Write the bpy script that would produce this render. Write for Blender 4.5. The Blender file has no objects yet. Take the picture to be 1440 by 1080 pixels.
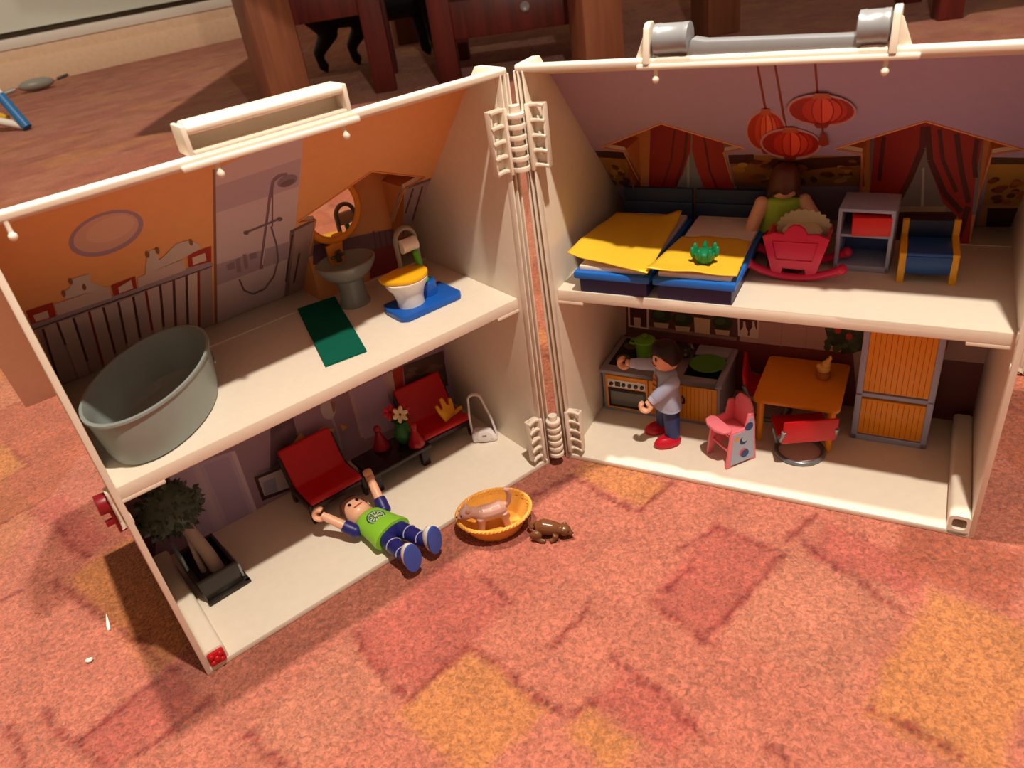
import bpy, bmesh, math, random
from mathutils import Matrix, Vector
random.seed(7)
R = math.radians
K = 0.01                       # all sizes below are in centimetres; the scene is in metres
col = bpy.context.scene.collection
scene = bpy.context.scene

# ------------------------------------------------------------------ camera, light, exposure
cd = bpy.data.cameras.new('camera'); cam = bpy.data.objects.new('camera', cd); col.objects.link(cam)
cam.location = (0.534*K, -40.812*K, 34.287*K)
yaw, pitch, roll = R(-1.9835), R(-31.9971), R(-8.7895)
fw = Vector((math.sin(yaw)*math.cos(pitch), math.cos(yaw)*math.cos(pitch), math.sin(pitch)))
ri = Vector((math.cos(yaw), -math.sin(yaw), 0)); up = ri.cross(fw)
ri, up = ri*math.cos(roll) + up*math.sin(roll), up*math.cos(roll) - ri*math.sin(roll)
cam.rotation_euler = Matrix((ri, up, -fw)).transposed().to_euler()
cd.sensor_fit = 'HORIZONTAL'; cd.sensor_width = 36.0; cd.lens = 1073.99*36/1440
cd.dof.use_dof = True; cd.dof.focus_distance = .50; cd.dof.aperture_fstop = 18.0
cd.clip_start = 0.01; cd.clip_end = 50
scene.camera = cam

world = bpy.data.worlds.new('room_light'); scene.world = world; world.use_nodes = True
world.node_tree.nodes['Background'].inputs[0].default_value = (1.0, 0.72, 0.50, 1)
world.node_tree.nodes['Background'].inputs[1].default_value = 0.19

def lamp(name, loc, watts, colour, radius):
    d = bpy.data.lights.new(name, 'POINT'); d.energy = watts; d.color = colour; d.shadow_soft_size = radius*K
    o = bpy.data.objects.new(name, d); o.location = Vector(loc)*K; col.objects.link(o); return o
lamp('standing_lamp_light', (15.1, -36.5, 106.6), 36.0, (1.0, 0.89, 0.74), 1.6)     # standing lamp behind the viewer
lamp('ceiling_lamp_light', (-24, 3, 232), 180.0, (1.0, 0.88, 0.74), 2.5)           # ceiling lamp

scene.view_settings.view_transform = 'Standard'
scene.view_settings.look = 'None'
scene.view_settings.exposure = 0.30
scene.view_settings.gamma = 1.0
scene.view_settings.use_curve_mapping = False

# ------------------------------------------------------------------ materials
def lin(h):
    h = h.lstrip('#'); v = [int(h[i:i+2], 16)/255 for i in (0, 2, 4)]
    return tuple(c/12.92 if c <= .04045 else ((c+.055)/1.055)**2.4 for c in v)
def plastic(name, hexcol, rough=.38, spec=.45, var=.05, bump=0.0, scale=180, metal=0.0, sss=0.0, trans=0.0, ior=1.46):
    m = bpy.data.materials.new(name); m.use_nodes = True
    nt = m.node_tree; b = nt.nodes['Principled BSDF']; c = lin(hexcol)
    tc = nt.nodes.new('ShaderNodeTexCoord'); n = nt.nodes.new('ShaderNodeTexNoise')
    n.inputs['Scale'].default_value = scale; n.inputs['Detail'].default_value = 3
    nt.links.new(tc.outputs['Object'], n.inputs['Vector'])
    mx = nt.nodes.new('ShaderNodeMix'); mx.data_type = 'RGBA'
    mx.inputs[6].default_value = (*[x*(1-var) for x in c], 1); mx.inputs[7].default_value = (*[min(1, x*(1+var)) for x in c], 1)
    nt.links.new(n.outputs['Fac'], mx.inputs[0]); nt.links.new(mx.outputs[2], b.inputs['Base Color'])
    b.inputs['Roughness'].default_value = rough; b.inputs['Specular IOR Level'].default_value = spec
    b.inputs['Metallic'].default_value = metal; b.inputs['IOR'].default_value = ior
    if sss: b.inputs['Subsurface Weight'].default_value = sss; b.inputs['Subsurface Radius'].default_value = (.003, .002, .001)
    if trans: b.inputs['Transmission Weight'].default_value = trans
    if bump:
        bp = nt.nodes.new('ShaderNodeBump'); bp.inputs['Strength'].default_value = bump; bp.inputs['Distance'].default_value = .0004
        nt.links.new(n.outputs['Fac'], bp.inputs['Height']); nt.links.new(bp.outputs['Normal'], b.inputs['Normal'])
    return m
MAT = {}
def P(name, hexcol, **kw):
    MAT[name] = plastic(name, hexcol, **kw); return MAT[name]
P('cream', '#e8dccb', rough=.36); P('card_orange', '#e2a062', rough=.5); P('card_lilac', '#a792b6', rough=.5)
P('card_mauve', '#9c829e', rough=.5); P('card_tile', '#b9968c', rough=.5); P('dormer_orange', '#dc9458', rough=.5)
P('red', '#c4141c'); P('dark_red', '#8e1420'); P('silver', '#94969a', rough=.34, metal=.15); P('grey_tub', '#8d9894', rough=.42)
P('grey_ceramic', '#8f918c', rough=.22); P('mirror_frame', '#e08a16'); P('rug_green', '#0e5c4a', rough=.95, spec=.1, bump=.6, scale=900)
P('yellow', '#f2b51c', rough=.3); P('white', '#e9e4dc', rough=.35); P('blue', '#1659b4', rough=.3); P('navy', '#2c2f63', rough=.4); P('bed_blue', '#1e6fd0', rough=.35)
P('headboard', '#20304e', rough=.4)
P('green', '#52b41c', rough=.35); P('bottle_green', '#2f6a30', rough=.3); P('grey_arch', '#8e8a80'); P('chair_red', '#c40f1c', rough=.42); P('frame_brown', '#33211f', rough=.35)
P('table_brown', '#1e0f11', rough=.22); P('glass_red', '#a01022', rough=.12); P('petal_red', '#b81026'); P('petal_white', '#e8d6a8')
P('amber', '#e8a428', rough=.2, sss=.2); P('bag_white', '#e6dcdc', rough=.3); P('leaf_dark', '#47584c', rough=.5); P('trunk', '#9a8a82', rough=.6, bump=.4, scale=500)
P('planter', '#2d2823', rough=.28); P('planter_side', '#8b8c90', rough=.3); P('soil', '#2a1f1a', rough=.9); P('pale_blue', '#87a6aa', rough=.4)
P('skin', '#f0b896', rough=.32, sss=.15); P('hair_dark', '#1e0f0c', rough=.4); P('hair_brown', '#5a3226', rough=.4); P('lime', '#a8c43c', rough=.4); P('shirt_green', '#8fd03a', rough=.35); P('trouser_blue', '#23236e', rough=.4)
P('shoe_blue', '#3a5fc0', rough=.4); P('shoe_white', '#ece6e0'); P('coat', '#aab2cc', rough=.4); P('jeans', '#2a3566', rough=.45); P('shoe_red', '#c8142c', rough=.3)
P('wicker', '#eaa548', rough=.45, var=.12); P('cat_pink', '#b98a7c', rough=.3, var=.08); P('dog_brown', '#6b4126', rough=.22, var=.1); P('ink', '#151015', rough=.4)
P('blanket', '#f2c634', rough=.6, bump=.25, scale=700); P('sheet', '#f2ede4', rough=.6); P('cup_green', '#1c8a58', rough=.25, sss=.1); P('pink_red', '#d61f4c', rough=.32)
P('frill', '#d8c8a4', rough=.5); P('lilac_grey', '#a4a8c4', rough=.4); P('slate_blue', '#4a5a94', rough=.45); P('drawer_red', '#e02424'); P('bench_yellow', '#f0ac20'); P('bench_blue', '#1d4f94')
P('oven_black', '#1d1a1c', rough=.2); P('oven_glass', '#5f5850', rough=.15); P('orange_wood', '#eb9a24', rough=.45); P('counter_grey', '#9a98a2', rough=.35); P('hob', '#17171a', rough=.2)
P('pot_green', '#5f9f24', rough=.3); P('plate_green', '#4f8a28', rough=.3); P('tap', '#6b6864', rough=.2, metal=.7); P('pink', '#f07f8c', rough=.35); P('sticker_grey', '#a9b0c4', rough=.4)
P('table_orange', '#f0961e', rough=.38); P('tube_grey', '#85878a', rough=.3, metal=.5); P('food_yellow', '#e8b65c', rough=.35); P('food_base', '#b06a34', rough=.4); P('fridge_orange', '#f09a1c', rough=.4)
P('door_line', '#b86412', rough=.5); P('crumb', '#e6ddd2', rough=.7); P('toy_blue', '#2a6fa8'); P('toy_yellow', '#d8a820')
P('black_fur', '#0b0909', rough=.6, bump=.5, scale=300)
P('stripe_red', '#a83a20'); P('pale_line', '#b9bcd8'); P('eye', '#1a0d0a', rough=.2)
def mirror_mat():
    m = plastic('mirror_silver', '#e8e2dc', rough=.03, metal=1.0, var=.01); MAT['mirror'] = m
mirror_mat()
def wood(name, c1, c2, scale):
    m = bpy.data.materials.new(name); m.use_nodes = True; nt = m.node_tree; b = nt.nodes['Principled BSDF']
    tc = nt.nodes.new('ShaderNodeTexCoord'); mp = nt.nodes.new('ShaderNodeMapping'); mp.inputs['Scale'].default_value = (scale, scale, scale*.06)
    n = nt.nodes.new('ShaderNodeTexNoise'); n.inputs['Scale'].default_value = 1; n.inputs['Detail'].default_value = 6; n.inputs['Distortion'].default_value = .6
    cr = nt.nodes.new('ShaderNodeValToRGB'); cr.color_ramp.elements[0].position = .32; cr.color_ramp.elements[1].position = .7
    cr.color_ramp.elements[0].color = (*lin(c1), 1); cr.color_ramp.elements[1].color = (*lin(c2), 1)
    nt.links.new(tc.outputs['Object'], mp.inputs[0]); nt.links.new(mp.outputs[0], n.inputs['Vector']); nt.links.new(n.outputs['Fac'], cr.inputs[0])
    nt.links.new(cr.outputs[0], b.inputs['Base Color']); b.inputs['Roughness'].default_value = .45; MAT[name] = m
wood('oak', '#6c3f2a', '#825036', 60); wood('mahogany', '#4a1512', '#6a221a', 60); wood('walnut', '#5a2618', '#73341f', 50)
def print_mat():
    m = bpy.data.materials.new('card_print'); m.use_nodes = True; nt = m.node_tree; b = nt.nodes['Principled BSDF']
    a = nt.nodes.new('ShaderNodeVertexColor'); a.layer_name = 'ink'
    nt.links.new(a.outputs['Color'], b.inputs['Base Color']); b.inputs['Roughness'].default_value = .5; MAT['print'] = m
print_mat()

# ------------------------------------------------------------------ mesh helper
class MB:
    def __init__(s): s.v = []; s.f = []; s.m = []
    def add(s, vs, fs, M=None):
        o = len(s.v); s.v += [tuple(M @ Vector(p)) if M else tuple(p) for p in vs]; s.f += [tuple(i+o for i in f) for f in fs]; return s
    def box(s, x0, x1, y0, y1, z0, z1, M=None):
        vs = [(x, y, z) for x in (x0, x1) for y in (y0, y1) for z in (z0, z1)]
        return s.add(vs, [(0,1,3,2),(4,6,7,5),(0,4,5,1),(2,3,7,6),(0,2,6,4),(1,5,7,3)], M)
    def prism(s, poly, axis, a0, a1, M=None):
        n = len(poly)
        mk = {'x': lambda p, a: (a, p[0], p[1]), 'y': lambda p, a: (p[0], a, p[1]), 'z': lambda p, a: (p[0], p[1], a)}[axis]
        vs = [mk(p, a0) for p in poly] + [mk(p, a1) for p in poly]
        return s.add(vs, [tuple(range(n)), tuple(range(2*n-1, n-1, -1))] + [(i, i+n, (i+1) % n+n, (i+1) % n) for i in range(n)], M)
    def lathe(s, prof, n=24, c=(0,0,0), sx=1, sy=1, M=None, wob=None):
        vs = []; 
        for k, (r, z) in enumerate(prof):
            for i in range(n):
                t = 2*math.pi*i/n; rr = r*(wob(t, k) if wob else 1)
                vs.append((c[0]+rr*sx*math.cos(t), c[1]+rr*sy*math.sin(t), c[2]+z))
        fs = [(k*n+i, k*n+(i+1) % n, (k+1)*n+(i+1) % n, (k+1)*n+i) for k in range(len(prof)-1) for i in range(n)]
        fs += [tuple(range(n-1, -1, -1)), tuple((len(prof)-1)*n+i for i in range(n))]
        return s.add(vs, fs, M)
    def tube(s, pts, r, n=10, closed=False, M=None, flat=1.0):
        pts = [Vector(p) for p in pts]; N = len(pts); rs = r if isinstance(r, (list, tuple)) else [r]*N
        vs = []; ref = None
        for i, p in enumerate(pts):
            a = pts[(i-1) % N] if (closed or i > 0) else p; b = pts[(i+1) % N] if (closed or i < N-1) else p
            t = (b-a).normalized()
            if ref is None:
                ref = Vector((0, 0, 1)) if abs(t.z) < .9 else Vector((1, 0, 0))
            x = (ref - t*ref.dot(t)); x = x.normalized() if x.length > 1e-6 else t.orthogonal().normalized()
            ref = x; y = t.cross(x)
            for k in range(n):
                q = 2*math.pi*k/n; vs.append(p + x*math.cos(q)*rs[i] + y*math.sin(q)*rs[i]*flat)
        fs = []
        for i in range(N if closed else N-1):
            j = (i+1) % N
            fs += [(i*n+k, i*n+(k+1) % n, j*n+(k+1) % n, j*n+k) for k in range(n)]
        if not closed: fs += [tuple(range(n-1, -1, -1)), tuple((N-1)*n+k for k in range(n))]
        return s.add(vs, fs, M)
    def ball(s, c, rx, ry=None, rz=None, nu=18, nv=12, M=None):
        ry = rx if ry is None else ry; rz = rx if rz is None else rz
        vs = [(c[0], c[1], c[2]-rz)]
        for j in range(1, nv):
            a = -math.pi/2 + math.pi*j/nv
            vs += [(c[0]+rx*math.cos(a)*math.cos(2*math.pi*i/nu), c[1]+ry*math.cos(a)*math.sin(2*math.pi*i/nu), c[2]+rz*math.sin(a)) for i in range(nu)]
        vs.append((c[0], c[1], c[2]+rz)); L = len(vs)-1
        fs = [(0, 1+(i+1) % nu, 1+i) for i in range(nu)] + [(L, L-nu+i, L-nu+(i+1) % nu) for i in range(nu)]
        fs += [(1+j*nu+i, 1+j*nu+(i+1) % nu, 1+(j+1)*nu+(i+1) % nu, 1+(j+1)*nu+i) for j in range(nv-2) for i in range(nu)]
        return s.add(vs, fs, M)
    def build(s, name, mat, parent=None, bevel=0, seg=2, smooth=40, loc=None, rot=None, flip=True):
        me = bpy.data.meshes.new(name); bm = bmesh.new()
        bv = [bm.verts.new(Vector(p)*K) for p in s.v]
        for f in s.f:
            try: bm.faces.new([bv[i] for i in f])
            except ValueError: pass
        bmesh.ops.remove_doubles(bm, verts=bm.verts, dist=1e-7)
        if flip: bmesh.ops.recalc_face_normals(bm, faces=bm.faces)
        if bevel:
            es = [e for e in bm.edges if len(e.link_faces) == 2 and e.calc_face_angle(0) > R(40)]
            bmesh.ops.bevel(bm, geom=es, offset=bevel*K, segments=seg, profile=.5, affect='EDGES', clamp_overlap=True)
        bm.to_mesh(me); bm.free()
        if smooth:
            for p in me.polygons: p.use_smooth = True
            me.set_sharp_from_angle(angle=R(smooth))
        me.materials.append(MAT[mat] if isinstance(mat, str) else mat)
        o = bpy.data.objects.new(name, me); col.objects.link(o)
        if parent: o.parent = parent
        if loc: o.location = Vector(loc)*K
        if rot: o.rotation_euler = rot
        return o
def arc(cx, cy, r, a0, a1, n, ry=None):
    ry = r if ry is None else ry
    return [(cx+r*math.cos(R(a0+(a1-a0)*i/n)), cy+ry*math.sin(R(a0+(a1-a0)*i/n))) for i in range(n+1)]
def rrect(x0, x1, y0, y1, r, n=4):
    return arc(x1-r, y1-r, r, 0, 90, n) + arc(x0+r, y1-r, r, 90, 180, n) + arc(x0+r, y0+r, r, 180, 270, n) + arc(x1-r, y0+r, r, 270, 360, n)
def empty(name, parent=None, loc=(0,0,0), rot=(0,0,0)):
    o = bpy.data.objects.new(name, None); col.objects.link(o); o.empty_display_size = .01
    o.location = Vector(loc)*K; o.rotation_euler = rot
    if parent: o.parent = parent
    return o
def tag(o, label=None, cat=None, group=None, kind=None):
    if label: o['label'] = label
    if cat: o['category'] = cat
    if group: o['group'] = group
    if kind: o['kind'] = kind
    return o
FR = {'L': (0.874, 2.716, R(35.81), -1), 'R': (2.063, 3.080, R(-29.342), 1)}
def at(side, u, v, z):
    ox, oy, a, sx = FR[side]; x = sx*u
    return (ox + x*math.cos(a) - v*math.sin(a), oy + x*math.sin(a) + v*math.cos(a), z)
def thing(name, side, u, v, z, label, cat, rz=0, group=None, rx=0, ry=0):
    o = empty(name, None, at(side, u, v, z) if side else (u, v, z))
    o.rotation_euler = (Matrix.Rotation((FR[side][2] if side else 0) + R(rz), 4, 'Z') @ Matrix.Rotation(R(rx), 4, 'X') @ Matrix.Rotation(R(ry), 4, 'Y')).to_euler()
    return tag(o, label, cat, group)
def T(x=0, y=0, z=0, rx=0, ry=0, rz=0):
    return Matrix.Translation((x, y, z)) @ Matrix.Rotation(R(rz), 4, 'Z') @ Matrix.Rotation(R(ry), 4, 'Y') @ Matrix.Rotation(R(rx), 4, 'X')
def painted(name, polys, plane, parent, step=.0008, lift=.006):
    """flat printed shapes: polys = [(hex, [(u, z), ...])]; plane maps (u, z, lift) to a point"""
    me = bpy.data.meshes.new(name); vs = []; fs = []; cs = []
    for k, (c, pts) in enumerate(polys):
        o = len(vs); vs += [Vector(plane(u, z, lift+step*k))*K for u, z in pts]; fs.append(tuple(range(o, o+len(pts)))); cs.append((*lin(c), 1))
    me.from_pydata([tuple(v) for v in vs], [], fs)
    ca = me.color_attributes.new('ink', 'FLOAT_COLOR', 'CORNER'); i = 0
    for f, c in zip(fs, cs):
        for _ in f: ca.data[i].color = c; i += 1
    me.materials.append(MAT['print']); o = bpy.data.objects.new(name, me); col.objects.link(o); o.parent = parent; return o
# ------------------------------------------------------------------ the setting: patterned carpet, far wall
import numpy as np
PATCHES = [
    (-16.3,-8.6,-5.2,0.8,'red'),
    (-17.7,-12.6,-11.2,-5.3,'orange'),
    (-23.0,-16.5,-4.3,0.7,'salmon'),
    (-4.2,3.4,-15.9,-11.4,'red'),
    (-3.5,4.2,-22.5,-15.8,'salmon'),
    (-3.9,5.6,-28.9,-23.3,'orange'),
    (4.3,7.3,-22.8,-16.9,'red'),
    (6.1,10.8,-26.7,-20.5,'rust'),  # the house's cast shadow on the carpet, put into a darker patch colour
    (2.4,5.1,-7.0,-0.6,'orange'),
    (-24.7,-20.4,8.2,21.1,'orange'),
    (-29.1,-23.8,4.2,7.6,'red'),
    (-23.7,-21.4,22.3,31.3,'red'),
    (-8.6,-1.9,-6.0,-0.5,'pink'),
    (-13.3,-11.4,-16.0,-12.7,'orange'),
    (-11.1,-8.6,-17.6,-12.9,'red'),
]
SEAMS = [
    (-15.9,0.8,-16.9,-5.0),
    (-12.4,-5.0,-12.5,-11.7),
    (-17.0,-5.3,-12.5,-5.1),
    (-4.0,-11.3,-4.5,-16.0),
    (-3.8,-15.4,3.6,-15.9),
    (-3.4,-23.5,-3.4,-27.4),
    (5.3,-15.5,3.1,-22.6),
    (-8.1,-1.7,-8.9,-5.3),
    (-25.6,21.6,-23.7,7.0),
    (-29.4,7.5,-24.3,7.5),
    (-27.9,3.8,-23.2,3.9),
    (2.2,-0.7,1.7,-7.0),
    (-2.0,0.1,2.0,-0.9),
    (2.0,-6.8,5.6,-7.0),
    (-8.2,-12.3,-9.3,-18.4),
    (0.4,-10.9,3.5,-11.4),
    (3.5,-11.4,3.4,-15.3),
    (-2.5,-11.9,-0.5,-12.2),
    (4.5,-15.5,7.8,-16.0),
    (-9.8,-8.9,-6.0,-9.0),
    (-30.0,11.2,-29.0,4.6),
    (-31.5,11.5,-31.6,8.3),
    (-23.4,0.2,-22.7,-3.5),
    (-28.6,22.7,-27.2,22.3),
    (-23.3,27.3,-23.2,21.9),
    (-12.5,-12.2,-10.8,-13.1),
    (-8.1,-20.7,-8.2,-22.2),
]
def carpet():
    def axis(lo, f0, f1, hi, fine, coarse):
        a = list(np.arange(f0, f1+.001, fine)); s = fine; x = f1
        while x < hi: s = min(s*1.12, coarse); x += s; a.append(x)
        s = fine; x = f0; b = []
        while x > lo: s = min(s*1.12, coarse); x -= s; b.append(x)
        return np.array(b[::-1]+a)
    xs = axis(-420, -46, 42, 420, .3, 3.0); ys = axis(-160, -44, 22, 560, .3, 3.0)
    X, Y = np.meshgrid(xs, ys); c = math.sqrt(.5)
    rng = np.random.RandomState(3)
    def wob(A, B, f, ph): return np.sin(A*f+ph)*np.sin(B*f*1.31+ph*2.1) + .5*np.sin(A*f*2.3+ph*3)*np.cos(B*f*2.9-ph)
    A = (X+Y)*c; B = (Y-X)*c
    A2 = A + .16*wob(A, B, .9, .4) + .12*wob(A, B, 3.1, 1.4); B2 = B + .16*wob(A, B, .8, 2.0) + .12*wob(A, B, 2.9, .7)
    pal = {'pink': '#c8705e', 'red': '#bb5c52', 'salmon': '#cc8068', 'orange': '#d2884e', 'rust': '#ae5a42', 'seam': '#8c3230'}
    pl = {k: np.array(lin(v))*np.array((.74, .73, .70)) for k, v in pal.items()}
    base = [pl['pink'], pl['red'], pl['salmon'], pl['pink'], pl['orange'], pl['salmon'], pl['rust']]
    row = np.floor(B2/6.3).astype(int); hsh = rng.rand(4096)
    sh = hsh[(row*37) % 4096]*9; colw = 7.5+3*hsh[(row*91+5) % 4096]; ci = np.floor((A2+sh)/colw).astype(int)
    h = hsh[(row*131+ci*17) % 4096]; idx = np.minimum((h*7).astype(int), 6)
    near = (X > -38) & (X < 30) & (Y > -30) & (Y < 12)
    C = np.zeros(X.shape+(3,))
    for k in range(7): C[idx == k] = base[k]
    C = C*.5+(pl['pink']*.25+pl['orange']*.5+pl['rust']*.25)*.5
    C[near] = pl['pink']*.6+pl['salmon']*.4
    fa = (A2+sh)/colw-ci; fb = B2/6.3-row; s2 = hsh[(row*57+ci*29+7) % 4096]
    seam = ((fa < .045) & (s2 > .35)) | ((fb < .05) & (s2 < .7))
    C[seam & ~near] = C[seam & ~near]*.5+pl['seam']*.5
    def soft(d, w): return np.clip(d/w+.5, 0, 1)[..., None]
    for a0, a1, b0, b1, n in PATCHES:
        m = soft(np.minimum(np.minimum(A2-a0, a1-A2), np.minimum(B2-b0, b1-B2)), .7)
        C = C*(1-m*.75)+pl[n]*m*.75
    for a0, b0, a1, b1 in SEAMS:
        dx, dy = a1-a0, b1-b0; L = dx*dx+dy*dy
        t = np.clip(((A2-a0)*dx+(B2-b0)*dy)/L, 0, 1); d = np.hypot(A2-a0-t*dx, B2-b0-t*dy)
        m = soft(.16-d+.04*wob(A, B, 2.2, a0), .3)*.9
        C = C*(1-m)+pl['seam']*m
    ny, nx = X.shape
    I = np.arange(nx*ny).reshape(ny, nx)
    F = np.stack([I[:-1, :-1], I[:-1, 1:], I[1:, 1:], I[1:, :-1]], -1).reshape(-1, 4)
    V = np.stack([X*K, Y*K, np.zeros_like(X)], -1).reshape(-1, 3)
    me = bpy.data.meshes.new('floor'); me.vertices.add(len(V)); me.vertices.foreach_set('co', V.ravel())
    me.loops.add(F.size); me.loops.foreach_set('vertex_index', F.ravel().astype(np.int32))
    me.polygons.add(len(F)); me.polygons.foreach_set('loop_start', np.arange(0, F.size, 4, dtype=np.int32)); me.polygons.foreach_set('loop_total', np.full(len(F), 4, dtype=np.int32))
    me.update(calc_edges=True)
    at_ = me.color_attributes.new('weave', 'FLOAT_COLOR', 'POINT'); RGBA = np.concatenate([C.reshape(-1, 3), np.ones((nx*ny, 1))], 1)
    at_.data.foreach_set('color', RGBA.ravel().astype(np.float32))
    m = bpy.data.materials.new('carpet_pile'); m.use_nodes = True; nt = m.node_tree; b = nt.nodes['Principled BSDF']
    vc = nt.nodes.new('ShaderNodeVertexColor'); vc.layer_name = 'weave'; tc = nt.nodes.new('ShaderNodeTexCoord')
    def noise(sc, det, dist=0):
        n = nt.nodes.new('ShaderNodeTexNoise'); n.inputs['Scale'].default_value = sc; n.inputs['Detail'].default_value = det; n.inputs['Distortion'].default_value = dist
        nt.links.new(tc.outputs['Object'], n.inputs['Vector']); return n
    n1 = noise(340, 4, 1.0); n2 = noise(28, 4); vo = nt.nodes.new('ShaderNodeTexVoronoi'); vo.inputs['Scale'].default_value = 560; nt.links.new(tc.outputs['Object'], vo.inputs['Vector'])
    r1 = nt.nodes.new('ShaderNodeMapRange'); r1.inputs[1].default_value = .3; r1.inputs[2].default_value = .72; r1.inputs[3].default_value = .66; r1.inputs[4].default_value = 1.42
    nt.links.new(n1.outputs['Fac'], r1.inputs[0])
    r2 = nt.nodes.new('ShaderNodeMapRange'); r2.inputs[1].default_value = .3; r2.inputs[2].default_value = .7; r2.inputs[3].default_value = .86; r2.inputs[4].default_value = 1.14
    nt.links.new(n2.outputs['Fac'], r2.inputs[0])
    mu = nt.nodes.new('ShaderNodeMath'); mu.operation = 'MULTIPLY'; nt.links.new(r1.outputs[0], mu.inputs[0]); nt.links.new(r2.outputs[0], mu.inputs[1])
    sc = nt.nodes.new('ShaderNodeVectorMath'); sc.operation = 'SCALE'; nt.links.new(vc.outputs['Color'], sc.inputs[0]); nt.links.new(mu.outputs[0], sc.inputs['Scale'])
    nt.links.new(sc.outputs[0], b.inputs['Base Color']); b.inputs['Roughness'].default_value = .95; b.inputs['Specular IOR Level'].default_value = .08
    b.inputs['Sheen Weight'].default_value = .15
    ad = nt.nodes.new('ShaderNodeMath'); ad.operation = 'SUBTRACT'; nt.links.new(n1.outputs['Fac'], ad.inputs[0]); nt.links.new(vo.outputs['Distance'], ad.inputs[1])
    bp = nt.nodes.new('ShaderNodeBump'); bp.inputs['Strength'].default_value = 1.0; bp.inputs['Distance'].default_value = .0016
    nt.links.new(ad.outputs[0], bp.inputs['Height']); nt.links.new(bp.outputs['Normal'], b.inputs['Normal'])
    me.materials.append(m); o = bpy.data.objects.new('floor', me); col.objects.link(o)
    tag(o, 'patchwork carpet in salmon, red and orange rectangles', 'carpet', kind='structure')
carpet()

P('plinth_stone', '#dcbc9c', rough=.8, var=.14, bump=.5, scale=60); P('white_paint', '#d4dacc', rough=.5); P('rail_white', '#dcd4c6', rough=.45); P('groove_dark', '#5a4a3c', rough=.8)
# far wall runs from (-178.7, 261) towards (-104, 322)
wa = math.atan2(60.7, 74.5)
def wallpiece(name, parts_mat, boxes, label, cat):
    mb = MB()
    for b in boxes: mb.box(*b)
    o = mb.build(name, parts_mat, bevel=.3); o.location = Vector((-178.7, 261, 0))*K; o.rotation_euler = (0, 0, wa)
    return tag(o, label, cat, kind='structure')
wallpiece('baseboard_back', 'plinth_stone', [(-160, 420, 0, 8, 0, 8.6), (-160, 420, 1.2, 8, 8.4, 12.6)], 'tall beige speckled stone plinth along the far wall', 'baseboard')
wallpiece('trim_1', 'rail_white', [(-160, 420, .6, 8, 12.6, 16)], 'white painted rail on top of the stone plinth', 'trim')
wallpiece('trim_2', 'groove_dark', [(-160, 420, 6, 8, 16, 18)], 'dark groove above the white rail', 'trim')  # recessed strip with its own dark brown material
wallpiece('wall_back', 'white_paint', [(-160, 420, 3, 9, 18, 230)], 'pale grey-green painted wall above the stone plinth', 'wall')
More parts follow.
